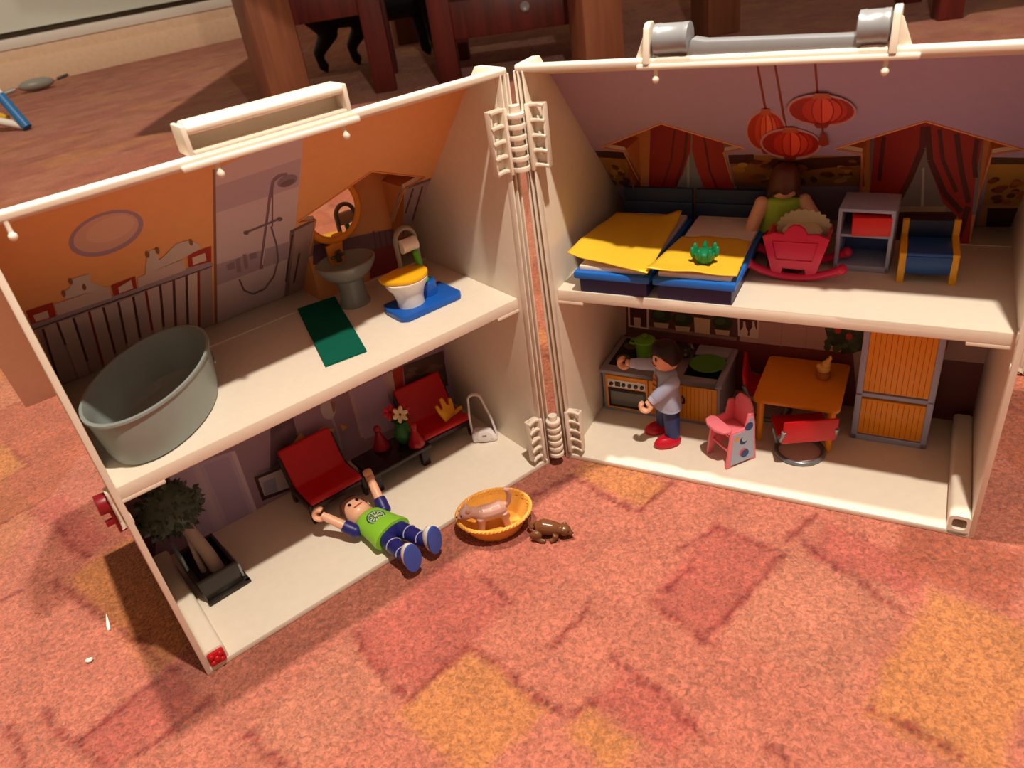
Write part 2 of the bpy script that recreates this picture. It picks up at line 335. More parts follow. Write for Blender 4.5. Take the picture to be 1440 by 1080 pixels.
# ------------------------------------------------------------------ the dollhouse
W, D, HS, TS, H, VR, FL = 25.6, 11.2, 13.28, .75, 27.0, -.73, .4
S0, S1 = (26.1, 2.3), (13.3, 14.2)
DV = (S1[1]-S0[1])/(S1[0]-S0[0])
def sv(z): return S0[1]+(z-S0[0])*DV                      # depth of the roof slope at height z
nl = math.hypot(1, DV); NV, NZ = -1/nl, DV/nl               # inward normal of the slope (v, z)
def fv(z): return VR*z/H                                    # front edge leans a little
house = tag(empty('dollhouse', None, (1.4, 2.9, 0)), 'open cream plastic carry-along dollhouse with two hinged furnished halves on the carpet', 'dollhouse')
bpy.context.view_layer.update()
PRINTS = [
    ('shower_print', 'L', 'slope', [
        ('#c8b2b8', [(15.28,25.41),(10.63,26.01),(10.49,23.70),(10.32,19.04),(10.10,13.32),(15.37,13.32)]),
        ('#b39cab', [(15.23,24.39),(10.56,24.51),(10.49,22.68),(15.25,22.69)]),
        ('#a8929f', [(15.27,18.89),(10.41,18.61),(10.34,17.10),(15.30,17.05)]),
        ('#8a5a44', [(15.35,25.43),(15.21,25.38),(15.27,13.32),(15.47,13.32)]),
        ('#7c6470', [(12.26,17.00),(12.51,17.16),(12.40,19.97),(12.17,19.83)]),
        ('#7c6470', [(12.17,19.83),(12.40,19.97),(12.29,22.74),(12.07,22.63)]),
        ('#7c6470', [(12.07,22.62),(12.29,22.75),(12.19,23.68),(11.98,23.56)]),
        ('#7c6470', [(12.02,23.51),(12.16,23.74),(11.78,23.96),(11.63,23.73)]),
        ('#7c6470', [(11.68,23.73),(11.72,23.96),(11.31,23.87),(11.26,23.63)]),
        ('#cdbabf', [(12.27,17.40),(12.35,17.45),(12.23,19.88),(12.15,19.84)]),
        ('#cdbabf', [(12.15,19.84),(12.23,19.88),(12.12,22.52),(12.05,22.49)]),
        ('#86707c', [(10.67,23.38),(10.64,23.26),(10.66,23.15),(10.73,23.05),(10.85,22.98),(10.99,22.93),(11.16,22.92),(11.33,22.93),(11.49,22.98),(11.63,23.06),(11.74,23.16),(11.81,23.27),(11.83,23.38),(11.81,23.49),(11.74,23.59),(11.62,23.66),(11.48,23.71),(11.32,23.72),(11.16,23.71),(10.99,23.66),(10.85,23.59),(10.74,23.49)]),
        ('#6d5560', [(10.80,23.22),(10.80,23.16),(10.82,23.10),(10.88,23.05),(10.97,23.01),(11.08,22.98),(11.20,22.97),(11.33,22.98),(11.44,23.00),(11.54,23.04),(11.61,23.08),(11.65,23.14),(11.65,23.20),(11.62,23.25),(11.56,23.30),(11.48,23.35),(11.37,23.37),(11.25,23.38),(11.13,23.38),(11.01,23.36),(10.92,23.32),(10.85,23.28)]),
        ('#75606c', [(13.51,20.52),(13.57,20.70),(11.46,20.87),(11.39,20.69)]),
        ('#6d5862', [(13.32,20.52),(13.33,20.47),(13.34,20.44),(13.38,20.42),(13.42,20.41),(13.46,20.42),(13.51,20.44),(13.56,20.47),(13.60,20.52),(13.64,20.57),(13.66,20.62),(13.67,20.67),(13.66,20.71),(13.64,20.74),(13.61,20.76),(13.57,20.77),(13.52,20.76),(13.47,20.74),(13.43,20.71),(13.38,20.66),(13.35,20.62),(13.33,20.56)]),
        ('#6d5862', [(11.28,20.67),(11.28,20.62),(11.30,20.59),(11.33,20.57),(11.37,20.56),(11.42,20.57),(11.47,20.59),(11.52,20.62),(11.57,20.67),(11.61,20.72),(11.63,20.77),(11.65,20.82),(11.64,20.86),(11.62,20.90),(11.59,20.92),(11.55,20.92),(11.50,20.92),(11.45,20.90),(11.40,20.86),(11.35,20.82),(11.31,20.77),(11.29,20.72)]),
        ('#75606c', [(12.02,20.42),(11.91,20.42),(11.40,18.67),(11.52,18.68)]),
        ('#75606c', [(11.52,18.69),(11.40,18.65),(11.18,17.26),(11.31,17.31)]),
        ('#75606c', [(11.31,17.34),(11.18,17.23),(11.36,15.87),(11.49,15.99)]),
        ('#75606c', [(11.48,16.01),(11.37,15.85),(11.95,14.91),(12.07,15.08)]),
        ('#75606c', [(12.04,15.10),(11.98,14.89),(12.78,14.83),(12.84,15.04)]),
        ('#75606c', [(12.79,15.01),(12.83,14.86),(13.49,15.58),(13.45,15.73)]),
        ('#75606c', [(13.41,15.66),(13.53,15.65),(13.89,16.92),(13.78,16.93)]),
        ('#75606c', [(12.14,23.28),(12.06,23.25),(11.83,20.36),(11.92,20.40)]),
        ('#8d747c', [(14.67,18.59),(14.19,18.65),(14.09,18.00),(14.58,18.06)]),
        ('#8d747c', [(14.10,18.73),(13.83,18.78),(13.71,17.50),(13.99,17.57)]),
        ('#8d747c', [(13.66,18.93),(13.44,18.94),(13.26,17.64),(13.49,17.63)]),
        ('#8d747c', [(13.25,18.80),(12.80,18.76),(12.73,18.25),(13.14,18.27)]),
    ]),
    ('round_lamp_print', 'L', 'slope', [
        ('#9c8090', [(18.88,23.75),(18.89,23.47),(18.97,23.21),(19.13,22.95),(19.35,22.73),(19.64,22.55),(19.97,22.41),(20.34,22.34),(20.71,22.32),(21.08,22.36),(21.42,22.46),(21.71,22.61),(21.96,22.81),(22.14,23.04),(22.26,23.28),(22.30,23.54),(22.27,23.80),(22.17,24.05),(22.00,24.28),(21.78,24.48),(21.52,24.64),(21.21,24.76),(20.88,24.84),(20.54,24.86),(20.20,24.84),(19.87,24.76),(19.57,24.63),(19.31,24.46),(19.10,24.25),(18.96,24.01)]),
        ('#cba291', [(19.10,23.78),(19.11,23.55),(19.18,23.33),(19.32,23.12),(19.52,22.94),(19.77,22.79),(20.06,22.68),(20.37,22.62),(20.70,22.60),(21.01,22.63),(21.31,22.71),(21.57,22.84),(21.78,22.99),(21.94,23.18),(22.04,23.38),(22.08,23.60),(22.05,23.81),(21.97,24.02),(21.82,24.21),(21.63,24.38),(21.40,24.51),(21.13,24.61),(20.84,24.68),(20.54,24.70),(20.24,24.68),(19.96,24.61),(19.69,24.51),(19.47,24.37),(19.29,24.19),(19.16,23.99)]),
        ('#d5ae98', [(19.27,23.88),(19.28,23.71),(19.36,23.55),(19.50,23.39),(19.70,23.27),(19.93,23.17),(20.20,23.12),(20.48,23.10),(20.74,23.13),(20.99,23.20),(21.20,23.30),(21.36,23.43),(21.46,23.58),(21.50,23.75),(21.48,23.91),(21.39,24.07),(21.25,24.21),(21.06,24.33),(20.84,24.42),(20.58,24.48),(20.32,24.49),(20.06,24.47),(19.82,24.41),(19.60,24.32),(19.43,24.20),(19.32,24.05)]),
    ]),
    ('towel_shelf_print', 'L', 'slope', [
        ('#a78f8c', [(25.06,19.05),(15.53,19.07),(15.57,13.32),(22.50,13.32),(25.04,13.32)]),
        ('#c4a8a6', [(24.66,18.73),(24.06,18.90),(24.22,13.32),(25.10,13.43)]),
        ('#d0b6b0', [(23.93,18.82),(23.27,18.78),(23.46,13.32),(24.10,13.32)]),
        ('#c4a8a6', [(23.14,18.70),(22.45,18.84),(22.73,13.32),(23.32,13.32)]),
        ('#d0b6b0', [(22.32,18.76),(21.73,18.77),(21.86,13.32),(22.54,13.32)]),
        ('#c4a8a6', [(21.59,18.69),(20.93,18.80),(21.15,13.32),(21.72,13.32)]),
        ('#d0b6b0', [(20.79,18.72),(20.13,18.76),(20.35,13.32),(21.01,13.32)]),
        ('#c4a8a6', [(19.99,18.68),(19.42,18.85),(19.52,13.32),(20.14,13.32)]),
        ('#d0b6b0', [(19.27,18.77),(18.62,18.95),(18.90,13.32),(19.35,13.32)]),
        ('#c4a8a6', [(18.47,18.87),(17.86,18.90),(18.20,13.32),(18.75,13.32)]),
        ('#c4a8a6', [(17.70,18.82),(17.12,18.94),(17.35,13.66),(17.95,13.51)]),
        ('#d0b6b0', [(16.96,18.85),(16.42,18.93),(16.63,13.32),(17.19,13.32)]),
        ('#57303a', [(24.05,18.86),(23.94,18.86),(23.99,16.82),(24.11,16.82)]),
        ('#4b2c2c', [(23.26,18.74),(23.14,18.74),(23.26,14.62),(23.39,14.63)]),
        ('#8c231c', [(22.45,18.81),(22.33,18.79),(22.53,13.67),(22.66,13.70)]),
        ('#5c2722', [(21.72,18.74),(21.60,18.72),(21.69,14.32),(21.82,14.35)]),
        ('#57303a', [(20.92,18.77),(20.80,18.74),(20.93,14.85),(21.06,14.89)]),
        ('#4b2c2c', [(20.12,18.74),(20.00,18.71),(20.10,14.88),(20.24,14.93)]),
        ('#8c231c', [(19.41,18.83),(19.28,18.79),(19.33,15.18),(19.47,15.24)]),
        ('#5c2722', [(18.61,18.94),(18.48,18.88),(18.64,15.09),(18.78,15.16)]),
        ('#57303a', [(17.85,18.89),(17.71,18.83),(17.91,14.63),(18.06,14.71)]),
        ('#4b2c2c', [(17.11,18.93),(16.97,18.86),(17.15,14.37),(17.30,14.46)]),
        ('#8c231c', [(16.40,18.92),(16.26,18.85),(16.44,13.46),(16.60,13.56)]),
        ('#5c2722', [(24.78,18.77),(24.67,18.76),(25.10,13.47),(25.23,13.49)]),
        ('#a08a92', [(25.28,19.08),(25.24,19.51),(15.57,19.43),(15.47,18.94)]),
        ('#5d4850', [(25.15,18.92),(25.14,19.03),(15.54,18.96),(15.52,18.84)]),
        ('#a3281c', [(25.06,20.45),(23.82,20.40),(23.91,19.35),(25.10,19.38)]),
        ('#a3281c', [(21.00,20.17),(19.74,20.23),(19.79,19.29),(21.00,19.31)]),
        ('#a3281c', [(16.90,20.52),(15.54,20.48),(15.56,19.32),(16.88,19.46)]),
        ('#d2b9ac', [(24.86,19.99),(24.19,19.99),(24.23,19.43),(24.87,19.47)]),
        ('#d2b9ac', [(20.69,19.83),(19.98,20.08),(19.97,19.38),(20.69,19.37)]),
        ('#d2b9ac', [(16.64,20.13),(15.91,20.16),(15.85,19.52),(16.63,19.56)]),
        ('#c9ada6', [(23.78,20.26),(21.14,20.19),(21.12,19.26),(23.83,19.37)]),
        ('#c9ada6', [(19.64,20.07),(17.15,20.26),(17.05,19.37),(19.71,19.30)]),
        ('#c4b3aa', [(23.22,20.33),(23.23,20.89),(22.86,21.01),(22.70,21.55),(21.80,21.50),(21.89,20.92),(21.58,20.53),(21.29,20.16)]),
        ('#c4b3aa', [(19.23,20.08),(19.02,21.16),(18.81,21.68),(18.41,21.65),(18.42,20.82),(18.23,20.89),(17.41,21.54),(16.73,21.49),(16.17,20.88),(16.22,20.58),(17.11,20.35)]),
        ('#7d5232', [(22.64,21.41),(22.67,21.23),(22.75,21.17),(22.81,21.25),(22.83,21.42),(22.79,21.59),(22.72,21.66),(22.66,21.58)]),
        ('#7d5232', [(22.14,20.72),(22.18,20.54),(22.25,20.47),(22.31,20.55),(22.34,20.74),(22.30,20.91),(22.23,20.98),(22.16,20.90)]),
        ('#7d5232', [(23.12,20.76),(23.16,20.59),(23.24,20.52),(23.30,20.60),(23.31,20.78),(23.27,20.96),(23.20,21.02),(23.14,20.94)]),
        ('#7d5232', [(18.84,21.48),(18.86,21.30),(18.93,21.23),(19.01,21.31),(19.05,21.50),(19.03,21.67),(18.96,21.74),(18.88,21.66)]),
        ('#7d5232', [(18.32,21.49),(18.34,21.31),(18.40,21.24),(18.49,21.33),(18.53,21.51),(18.51,21.69),(18.45,21.76),(18.36,21.67)]),
        ('#7d5232', [(16.55,21.30),(16.55,21.11),(16.62,21.04),(16.71,21.13),(16.77,21.32),(16.76,21.50),(16.69,21.57),(16.60,21.49)]),
    ]),
    ('railing_print', 'L', 'slope', [
        ('#a58a86', [(10.65,19.41),(9.03,19.69),(8.78,17.45),(8.40,13.32),(10.43,13.32)]),
        ('#6b5052', [(10.60,19.30),(10.69,19.52),(9.08,19.80),(8.97,19.58)]),
        ('#57302a', [(10.53,19.14),(10.41,19.07),(10.39,14.83),(10.53,14.92)]),
        ('#57302a', [(9.82,17.25),(9.69,17.16),(9.76,14.34),(9.90,14.45)]),
    ]),
    ('railing_print', 'L', 'slope', [
        ('#a58a86', [(2.48,19.67),(0.55,19.65),(0.55,18.35),(0.55,15.77),(1.63,15.09)]),
        ('#6b5052', [(2.41,19.56),(2.55,19.79),(0.55,19.77),(0.55,19.53)]),
        ('#57302a', [(1.91,19.43),(1.75,19.33),(1.65,17.19),(1.82,17.30)]),
        ('#57302a', [(1.15,19.32),(0.98,19.22),(0.70,16.16),(0.88,16.28)]),
        ('#57302a', [(0.55,19.37),(0.55,19.27),(0.55,16.25),(0.55,16.38)]),
    ]),
    ('lantern_print', 'R', 'slope', [
        ('#7c2a1c', [(11.88,26.04),(12.00,26.06),(12.01,22.88),(11.88,22.85)]),
        ('#7c2a1c', [(12.73,25.99),(12.84,26.01),(12.93,21.31),(12.79,21.28)]),
        ('#7c2a1c', [(14.61,25.98),(14.72,25.99),(14.73,23.85),(14.61,23.84)]),
        ('#b89098', [(12.87,21.41),(12.80,21.04),(12.68,20.69),(12.51,20.37),(12.29,20.09),(12.05,19.88),(11.78,19.75),(11.51,19.70),(11.25,19.74),(11.01,19.87),(10.82,20.08),(10.67,20.36),(10.58,20.69),(10.56,21.05),(10.59,21.42),(10.68,21.78),(10.82,22.12),(11.01,22.41),(11.22,22.65),(11.46,22.83),(11.71,22.94),(11.96,22.97),(12.20,22.93),(12.41,22.81),(12.59,22.63),(12.74,22.39),(12.83,22.09),(12.88,21.76)]),
        ('#c2432a', [(12.75,21.41),(12.69,21.08),(12.58,20.76),(12.43,20.48),(12.24,20.23),(12.01,20.04),(11.77,19.92),(11.53,19.88),(11.30,19.92),(11.09,20.03),(10.92,20.22),(10.79,20.47),(10.71,20.76),(10.68,21.09),(10.71,21.42),(10.79,21.74),(10.92,22.05),(11.08,22.31),(11.28,22.53),(11.49,22.69),(11.72,22.79),(11.94,22.82),(12.15,22.78),(12.34,22.68),(12.51,22.51),(12.64,22.29),(12.73,22.03),(12.77,21.73)]),
        ('#a8301e', [(11.93,22.78),(11.31,22.52),(11.07,22.26),(10.91,21.98),(10.80,21.70),(10.73,21.42),(10.70,21.13),(10.72,20.83),(10.79,20.53),(10.95,20.23),(11.54,19.93),(11.54,19.93),(11.19,20.23),(11.10,20.54),(11.07,20.83),(11.07,21.13),(11.11,21.42),(11.16,21.70),(11.25,21.98),(11.36,22.25),(11.53,22.52),(11.93,22.78)]),
        ('#a8301e', [(11.93,22.78),(12.36,22.51),(12.48,22.24),(12.53,21.96),(12.55,21.69),(12.53,21.41),(12.49,21.12),(12.40,20.83),(12.27,20.54),(12.07,20.24),(11.54,19.93),(11.54,19.93),(12.20,20.24),(12.44,20.54),(12.59,20.83),(12.68,21.12),(12.73,21.41),(12.75,21.69),(12.72,21.96),(12.63,22.23),(12.47,22.50),(11.93,22.78)]),
        ('#d5593b', [(11.93,22.78),(11.72,22.52),(11.62,22.25),(11.54,21.97),(11.48,21.70),(11.44,21.41),(11.40,21.13),(11.38,20.83),(11.37,20.54),(11.39,20.23),(11.54,19.93),(11.54,19.93),(11.97,20.24),(12.14,20.54),(12.25,20.83),(12.33,21.12),(12.37,21.41),(12.39,21.69),(12.39,21.97),(12.35,22.24),(12.26,22.51),(11.93,22.78)]),
        ('#e8704c', [(11.93,22.78),(11.90,22.51),(11.86,22.24),(11.82,21.97),(11.78,21.69),(11.74,21.41),(11.70,21.12),(11.66,20.83),(11.62,20.54),(11.58,20.24),(11.54,19.93),(11.54,19.93),(11.81,20.24),(11.92,20.54),(12.01,20.83),(12.07,21.12),(12.11,21.41),(12.14,21.69),(12.15,21.97),(12.14,22.24),(12.11,22.51),(11.93,22.78)]),
        ('#a8301e', [(11.92,22.81),(11.94,22.75),(11.53,22.49),(11.52,22.55)]),
        ('#a8301e', [(11.51,22.54),(11.55,22.50),(11.38,22.23),(11.34,22.27)]),
        ('#a8301e', [(11.34,22.26),(11.38,22.24),(11.27,21.97),(11.22,21.99)]),
        ('#a8301e', [(11.22,21.99),(11.27,21.97),(11.19,21.69),(11.14,21.71)]),
        ('#a8301e', [(11.14,21.70),(11.19,21.70),(11.13,21.41),(11.08,21.42)]),
        ('#a8301e', [(11.08,21.41),(11.13,21.42),(11.10,21.13),(11.05,21.12)]),
        ('#a8301e', [(11.05,21.12),(11.10,21.13),(11.10,20.84),(11.04,20.83)]),
        ('#a8301e', [(11.04,20.82),(11.10,20.85),(11.13,20.55),(11.07,20.52)]),
        ('#a8301e', [(11.07,20.52),(11.13,20.55),(11.21,20.25),(11.16,20.21)]),
        ('#a8301e', [(11.17,20.20),(11.20,20.27),(11.56,19.96),(11.52,19.89)]),
        ('#a8301e', [(11.92,22.80),(11.95,22.76),(11.73,22.49),(11.70,22.54)]),
        ('#a8301e', [(11.70,22.53),(11.74,22.51),(11.64,22.24),(11.60,22.26)]),
        ('#a8301e', [(11.60,22.25),(11.64,22.24),(11.57,21.97),(11.52,21.98)]),
        ('#a8301e', [(11.52,21.98),(11.57,21.97),(11.51,21.69),(11.46,21.70)]),
        ('#a8301e', [(11.46,21.70),(11.51,21.70),(11.46,21.41),(11.41,21.41)]),
        ('#a8301e', [(11.41,21.41),(11.46,21.41),(11.43,21.13),(11.37,21.12)]),
        ('#a8301e', [(11.37,21.12),(11.43,21.13),(11.40,20.84),(11.35,20.83)]),
        ('#a8301e', [(11.35,20.83),(11.40,20.84),(11.40,20.54),(11.34,20.53)]),
        ('#a8301e', [(11.34,20.53),(11.40,20.55),(11.42,20.24),(11.36,20.22)]),
        ('#a8301e', [(11.37,20.21),(11.41,20.26),(11.56,19.95),(11.51,19.90)]),
        ('#a8301e', [(11.91,22.78),(11.96,22.78),(11.92,22.51),(11.87,22.51)]),
        ('#a8301e', [(11.87,22.51),(11.92,22.51),(11.88,22.24),(11.83,22.25)]),
        ('#a8301e', [(11.83,22.25),(11.88,22.24),(11.85,21.97),(11.80,21.97)]),
        ('#a8301e', [(11.80,21.97),(11.85,21.97),(11.81,21.69),(11.76,21.69)]),
        ('#a8301e', [(11.76,21.69),(11.81,21.69),(11.77,21.41),(11.72,21.41)]),
        ('#a8301e', [(11.72,21.41),(11.77,21.41),(11.73,21.12),(11.68,21.13)]),
        ('#a8301e', [(11.68,21.13),(11.73,21.12),(11.69,20.83),(11.64,20.83)]),
        ('#a8301e', [(11.64,20.83),(11.69,20.83),(11.65,20.54),(11.60,20.54)]),
        ('#a8301e', [(11.60,20.54),(11.65,20.54),(11.61,20.24),(11.55,20.23)]),
        ('#a8301e', [(11.55,20.23),(11.61,20.24),(11.56,19.93),(11.51,19.93)]),
        ('#a8301e', [(11.91,22.75),(11.95,22.80),(12.13,22.53),(12.09,22.49)]),
        ('#a8301e', [(12.08,22.50),(12.13,22.52),(12.17,22.25),(12.12,22.23)]),
        ('#a8301e', [(12.12,22.23),(12.17,22.25),(12.18,21.97),(12.13,21.96)]),
        ('#a8301e', [(12.13,21.96),(12.18,21.97),(12.16,21.69),(12.11,21.69)]),
        ('#a8301e', [(12.11,21.69),(12.16,21.69),(12.14,21.41),(12.08,21.41)]),
        ('#a8301e', [(12.08,21.41),(12.14,21.41),(12.09,21.12),(12.04,21.13)]),
        ('#a8301e', [(12.04,21.13),(12.09,21.12),(12.03,20.83),(11.98,20.84)]),
        ('#a8301e', [(11.98,20.84),(12.03,20.83),(11.95,20.53),(11.90,20.55)]),
        ('#a8301e', [(11.90,20.55),(11.95,20.53),(11.83,20.22),(11.79,20.25)]),
        ('#a8301e', [(11.79,20.26),(11.82,20.21),(11.55,19.90),(11.52,19.96)]),
        ('#a8301e', [(11.92,22.75),(11.95,22.81),(12.28,22.54),(12.25,22.48)]),
        ('#a8301e', [(12.24,22.49),(12.29,22.52),(12.37,22.25),(12.33,22.22)]),
        ('#a8301e', [(12.33,22.23),(12.37,22.25),(12.41,21.98),(12.36,21.95)]),
        ('#a8301e', [(12.36,21.96),(12.41,21.97),(12.42,21.70),(12.37,21.68)]),
        ('#a8301e', [(12.37,21.69),(12.42,21.69),(12.40,21.41),(12.35,21.41)]),
        ('#a8301e', [(12.35,21.41),(12.40,21.41),(12.35,21.12),(12.30,21.13)]),
        ('#a8301e', [(12.30,21.13),(12.35,21.12),(12.28,20.83),(12.23,20.84)]),
        ('#a8301e', [(12.23,20.85),(12.27,20.82),(12.16,20.53),(12.12,20.55)]),
        ('#a8301e', [(12.12,20.56),(12.16,20.52),(11.99,20.22),(11.95,20.26)]),
        ('#a8301e', [(11.96,20.27),(11.98,20.20),(11.55,19.89),(11.53,19.96)]),
        ('#b5583a', [(11.62,22.63),(11.76,23.07),(12.19,23.06),(12.21,22.62)]),
        ('#8c2c1c', [(11.29,19.99),(11.80,19.99),(11.66,19.64),(11.34,19.64)]),
        ('#b89098', [(14.66,20.35),(14.60,20.08),(14.45,19.82),(14.23,19.59),(13.94,19.40),(13.60,19.26),(13.22,19.19),(12.83,19.18),(12.45,19.24),(12.09,19.36),(11.79,19.54),(11.54,19.77),(11.38,20.03),(11.30,20.31),(11.31,20.59),(11.40,20.86),(11.58,21.11),(11.82,21.33),(12.11,21.50),(12.45,21.61),(12.81,21.67),(13.17,21.67),(13.53,21.61),(13.85,21.50),(14.14,21.33),(14.38,21.13),(14.55,20.89),(14.64,20.62)]),
        ('#c03022', [(14.55,20.36),(14.49,20.12),(14.35,19.90),(14.15,19.70),(13.88,19.54),(13.57,19.43),(13.22,19.37),(12.86,19.36),(12.50,19.41),(12.17,19.52),(11.89,19.67),(11.66,19.87),(11.50,20.10),(11.43,20.34),(11.43,20.58),(11.51,20.82),(11.67,21.03),(11.89,21.22),(12.16,21.36),(12.47,21.46),(12.81,21.51),(13.15,21.51),(13.48,21.46),(13.79,21.36),(14.06,21.21),(14.28,21.03),(14.44,20.82),(14.53,20.59)]),
        ('#9c2018', [(13.11,21.48),(12.18,21.29),(11.84,21.09),(11.63,20.88),(11.50,20.67),(11.44,20.46),(11.44,20.25),(11.52,20.04),(11.67,19.82),(11.97,19.60),(12.90,19.39),(12.90,19.39),(12.32,19.61),(12.14,19.82),(12.05,20.04),(12.02,20.25),(12.02,20.46),(12.07,20.67),(12.16,20.88),(12.30,21.08),(12.51,21.29),(13.11,21.48)]),
        ('#9c2018', [(13.11,21.48),(13.80,21.28),(14.02,21.08),(14.15,20.88),(14.21,20.68),(14.22,20.47),(14.18,20.27),(14.09,20.05),(13.93,19.84),(13.67,19.62),(12.90,19.39),(12.90,19.39),(13.86,19.63),(14.18,19.84),(14.38,20.06),(14.48,20.27),(14.53,20.47),(14.51,20.68),(14.42,20.88),(14.26,21.08),(13.98,21.28),(13.11,21.48)]),
        ('#d54531', [(13.11,21.48),(12.81,21.28),(12.70,21.08),(12.62,20.88),(12.57,20.67),(12.53,20.47),(12.52,20.26),(12.53,20.04),(12.56,19.83),(12.63,19.61),(12.90,19.39),(12.90,19.39),(13.52,19.62),(13.73,19.84),(13.86,20.05),(13.94,20.26),(13.97,20.47),(13.97,20.68),(13.92,20.88),(13.83,21.08),(13.66,21.28),(13.11,21.48)]),
        ('#ea5a40', [(13.11,21.48),(13.09,21.28),(13.07,21.08),(13.05,20.88),(13.03,20.68),(13.01,20.47),(12.99,20.26),(12.97,20.05),(12.94,19.83),(12.92,19.61),(12.90,19.39),(12.90,19.39),(13.27,19.62),(13.40,19.84),(13.49,20.05),(13.54,20.26),(13.57,20.47),(13.58,20.68),(13.56,20.88),(13.51,21.08),(13.42,21.28),(13.11,21.48)]),
        ('#9c2018', [(13.11,21.51),(13.11,21.45),(12.52,21.25),(12.51,21.32)]),
        ('#9c2018', [(12.50,21.31),(12.53,21.26),(12.31,21.06),(12.28,21.11)]),
        ('#9c2018', [(12.28,21.11),(12.31,21.06),(12.18,20.86),(12.14,20.90)]),
        ('#9c2018', [(12.14,20.89),(12.18,20.87),(12.09,20.66),(12.05,20.69)]),
        ('#9c2018', [(12.04,20.68),(12.09,20.67),(12.05,20.46),(12.00,20.47)]),
        ('#9c2018', [(12.00,20.46),(12.05,20.47),(12.04,20.26),(11.99,20.25)]),
        ('#9c2018', [(11.99,20.24),(12.04,20.27),(12.08,20.05),(12.03,20.02)]),
        ('#9c2018', [(12.03,20.02),(12.08,20.06),(12.17,19.85),(12.12,19.80)]),
        ('#9c2018', [(12.12,19.79),(12.16,19.85),(12.34,19.64),(12.30,19.58)]),
        ('#9c2018', [(12.31,19.57),(12.33,19.64),(12.91,19.43),(12.89,19.36)]),
        ('#9c2018', [(13.10,21.51),(13.12,21.45),(12.82,21.25),(12.80,21.32)]),
        ('#9c2018', [(12.79,21.30),(12.83,21.26),(12.72,21.06),(12.68,21.10)]),
        ('#9c2018', [(12.67,21.10),(12.72,21.07),(12.64,20.87),(12.60,20.89)]),
        ('#9c2018', [(12.60,20.89),(12.64,20.87),(12.59,20.67),(12.54,20.68)]),
        ('#9c2018', [(12.54,20.68),(12.59,20.67),(12.56,20.46),(12.51,20.47)]),
        ('#9c2018', [(12.51,20.46),(12.56,20.47),(12.55,20.26),(12.49,20.25)]),
        ('#9c2018', [(12.49,20.25),(12.55,20.26),(12.55,20.05),(12.50,20.04)]),
        ('#9c2018', [(12.50,20.03),(12.55,20.06),(12.58,19.84),(12.53,19.81)]),
        ('#9c2018', [(12.53,19.81),(12.58,19.85),(12.66,19.63),(12.61,19.59)]),
        ('#9c2018', [(12.62,19.58),(12.65,19.65),(12.92,19.43),(12.89,19.36)]),
        ('#9c2018', [(13.08,21.48),(13.13,21.48),(13.11,21.28),(13.06,21.28)]),
        ('#9c2018', [(13.06,21.28),(13.11,21.28),(13.09,21.08),(13.04,21.08)]),
        ('#9c2018', [(13.04,21.08),(13.09,21.08),(13.07,20.88),(13.02,20.88)]),
        ('#9c2018', [(13.02,20.88),(13.07,20.88),(13.05,20.68),(13.00,20.68)]),
        ('#9c2018', [(13.00,20.68),(13.05,20.68),(13.03,20.47),(12.98,20.47)]),
        ('#9c2018', [(12.98,20.47),(13.03,20.47),(13.01,20.26),(12.96,20.26)]),
        ('#9c2018', [(12.96,20.26),(13.01,20.26),(12.99,20.05),(12.94,20.05)]),
        ('#9c2018', [(12.94,20.05),(12.99,20.05),(12.97,19.83),(12.92,19.83)]),
        ('#9c2018', [(12.92,19.83),(12.97,19.83),(12.95,19.61),(12.90,19.61)]),
        ('#9c2018', [(12.90,19.61),(12.95,19.61),(12.93,19.39),(12.87,19.39)]),
        ('#9c2018', [(13.10,21.45),(13.12,21.51),(13.43,21.31),(13.41,21.25)]),
        ('#9c2018', [(13.40,21.26),(13.44,21.30),(13.53,21.10),(13.49,21.06)]),
        ('#9c2018', [(13.49,21.07),(13.54,21.10),(13.58,20.89),(13.53,20.86)]),
        ('#9c2018', [(13.53,20.87),(13.58,20.89),(13.60,20.68),(13.55,20.67)]),
        ('#9c2018', [(13.55,20.67),(13.60,20.68),(13.60,20.47),(13.55,20.47)]),
        ('#9c2018', [(13.55,20.47),(13.60,20.47),(13.57,20.26),(13.52,20.26)]),
        ('#9c2018', [(13.52,20.27),(13.57,20.25),(13.51,20.04),(13.46,20.06)]),
        ('#9c2018', [(13.47,20.07),(13.51,20.03),(13.43,19.82),(13.38,19.85)]),
        ('#9c2018', [(13.39,19.86),(13.42,19.81),(13.29,19.60),(13.25,19.64)]),
        ('#9c2018', [(13.26,19.65),(13.28,19.58),(12.91,19.36),(12.89,19.43)]),
        ('#9c2018', [(13.10,21.45),(13.12,21.51),(13.66,21.31),(13.65,21.25)]),
        ('#9c2018', [(13.64,21.25),(13.67,21.31),(13.85,21.11),(13.81,21.05)]),
        ('#9c2018', [(13.81,21.06),(13.85,21.10),(13.94,20.90),(13.90,20.86)]),
        ('#9c2018', [(13.90,20.87),(13.95,20.89),(13.99,20.69),(13.94,20.66)]),
        ('#9c2018', [(13.94,20.67),(13.99,20.68),(14.00,20.48),(13.95,20.47)]),
        ('#9c2018', [(13.95,20.48),(14.00,20.47),(13.96,20.26),(13.91,20.27)]),
        ('#9c2018', [(13.92,20.28),(13.96,20.25),(13.88,20.04),(13.84,20.07)]),
        ('#9c2018', [(13.84,20.08),(13.88,20.03),(13.75,19.82),(13.71,19.86)]),
        ('#9c2018', [(13.72,19.87),(13.75,19.81),(13.53,19.59),(13.51,19.65)]),
        ('#9c2018', [(13.52,19.66),(13.52,19.58),(12.90,19.36),(12.90,19.43)]),
        ('#b5583a', [(12.64,21.37),(12.80,21.78),(13.47,21.77),(13.55,21.37)]),
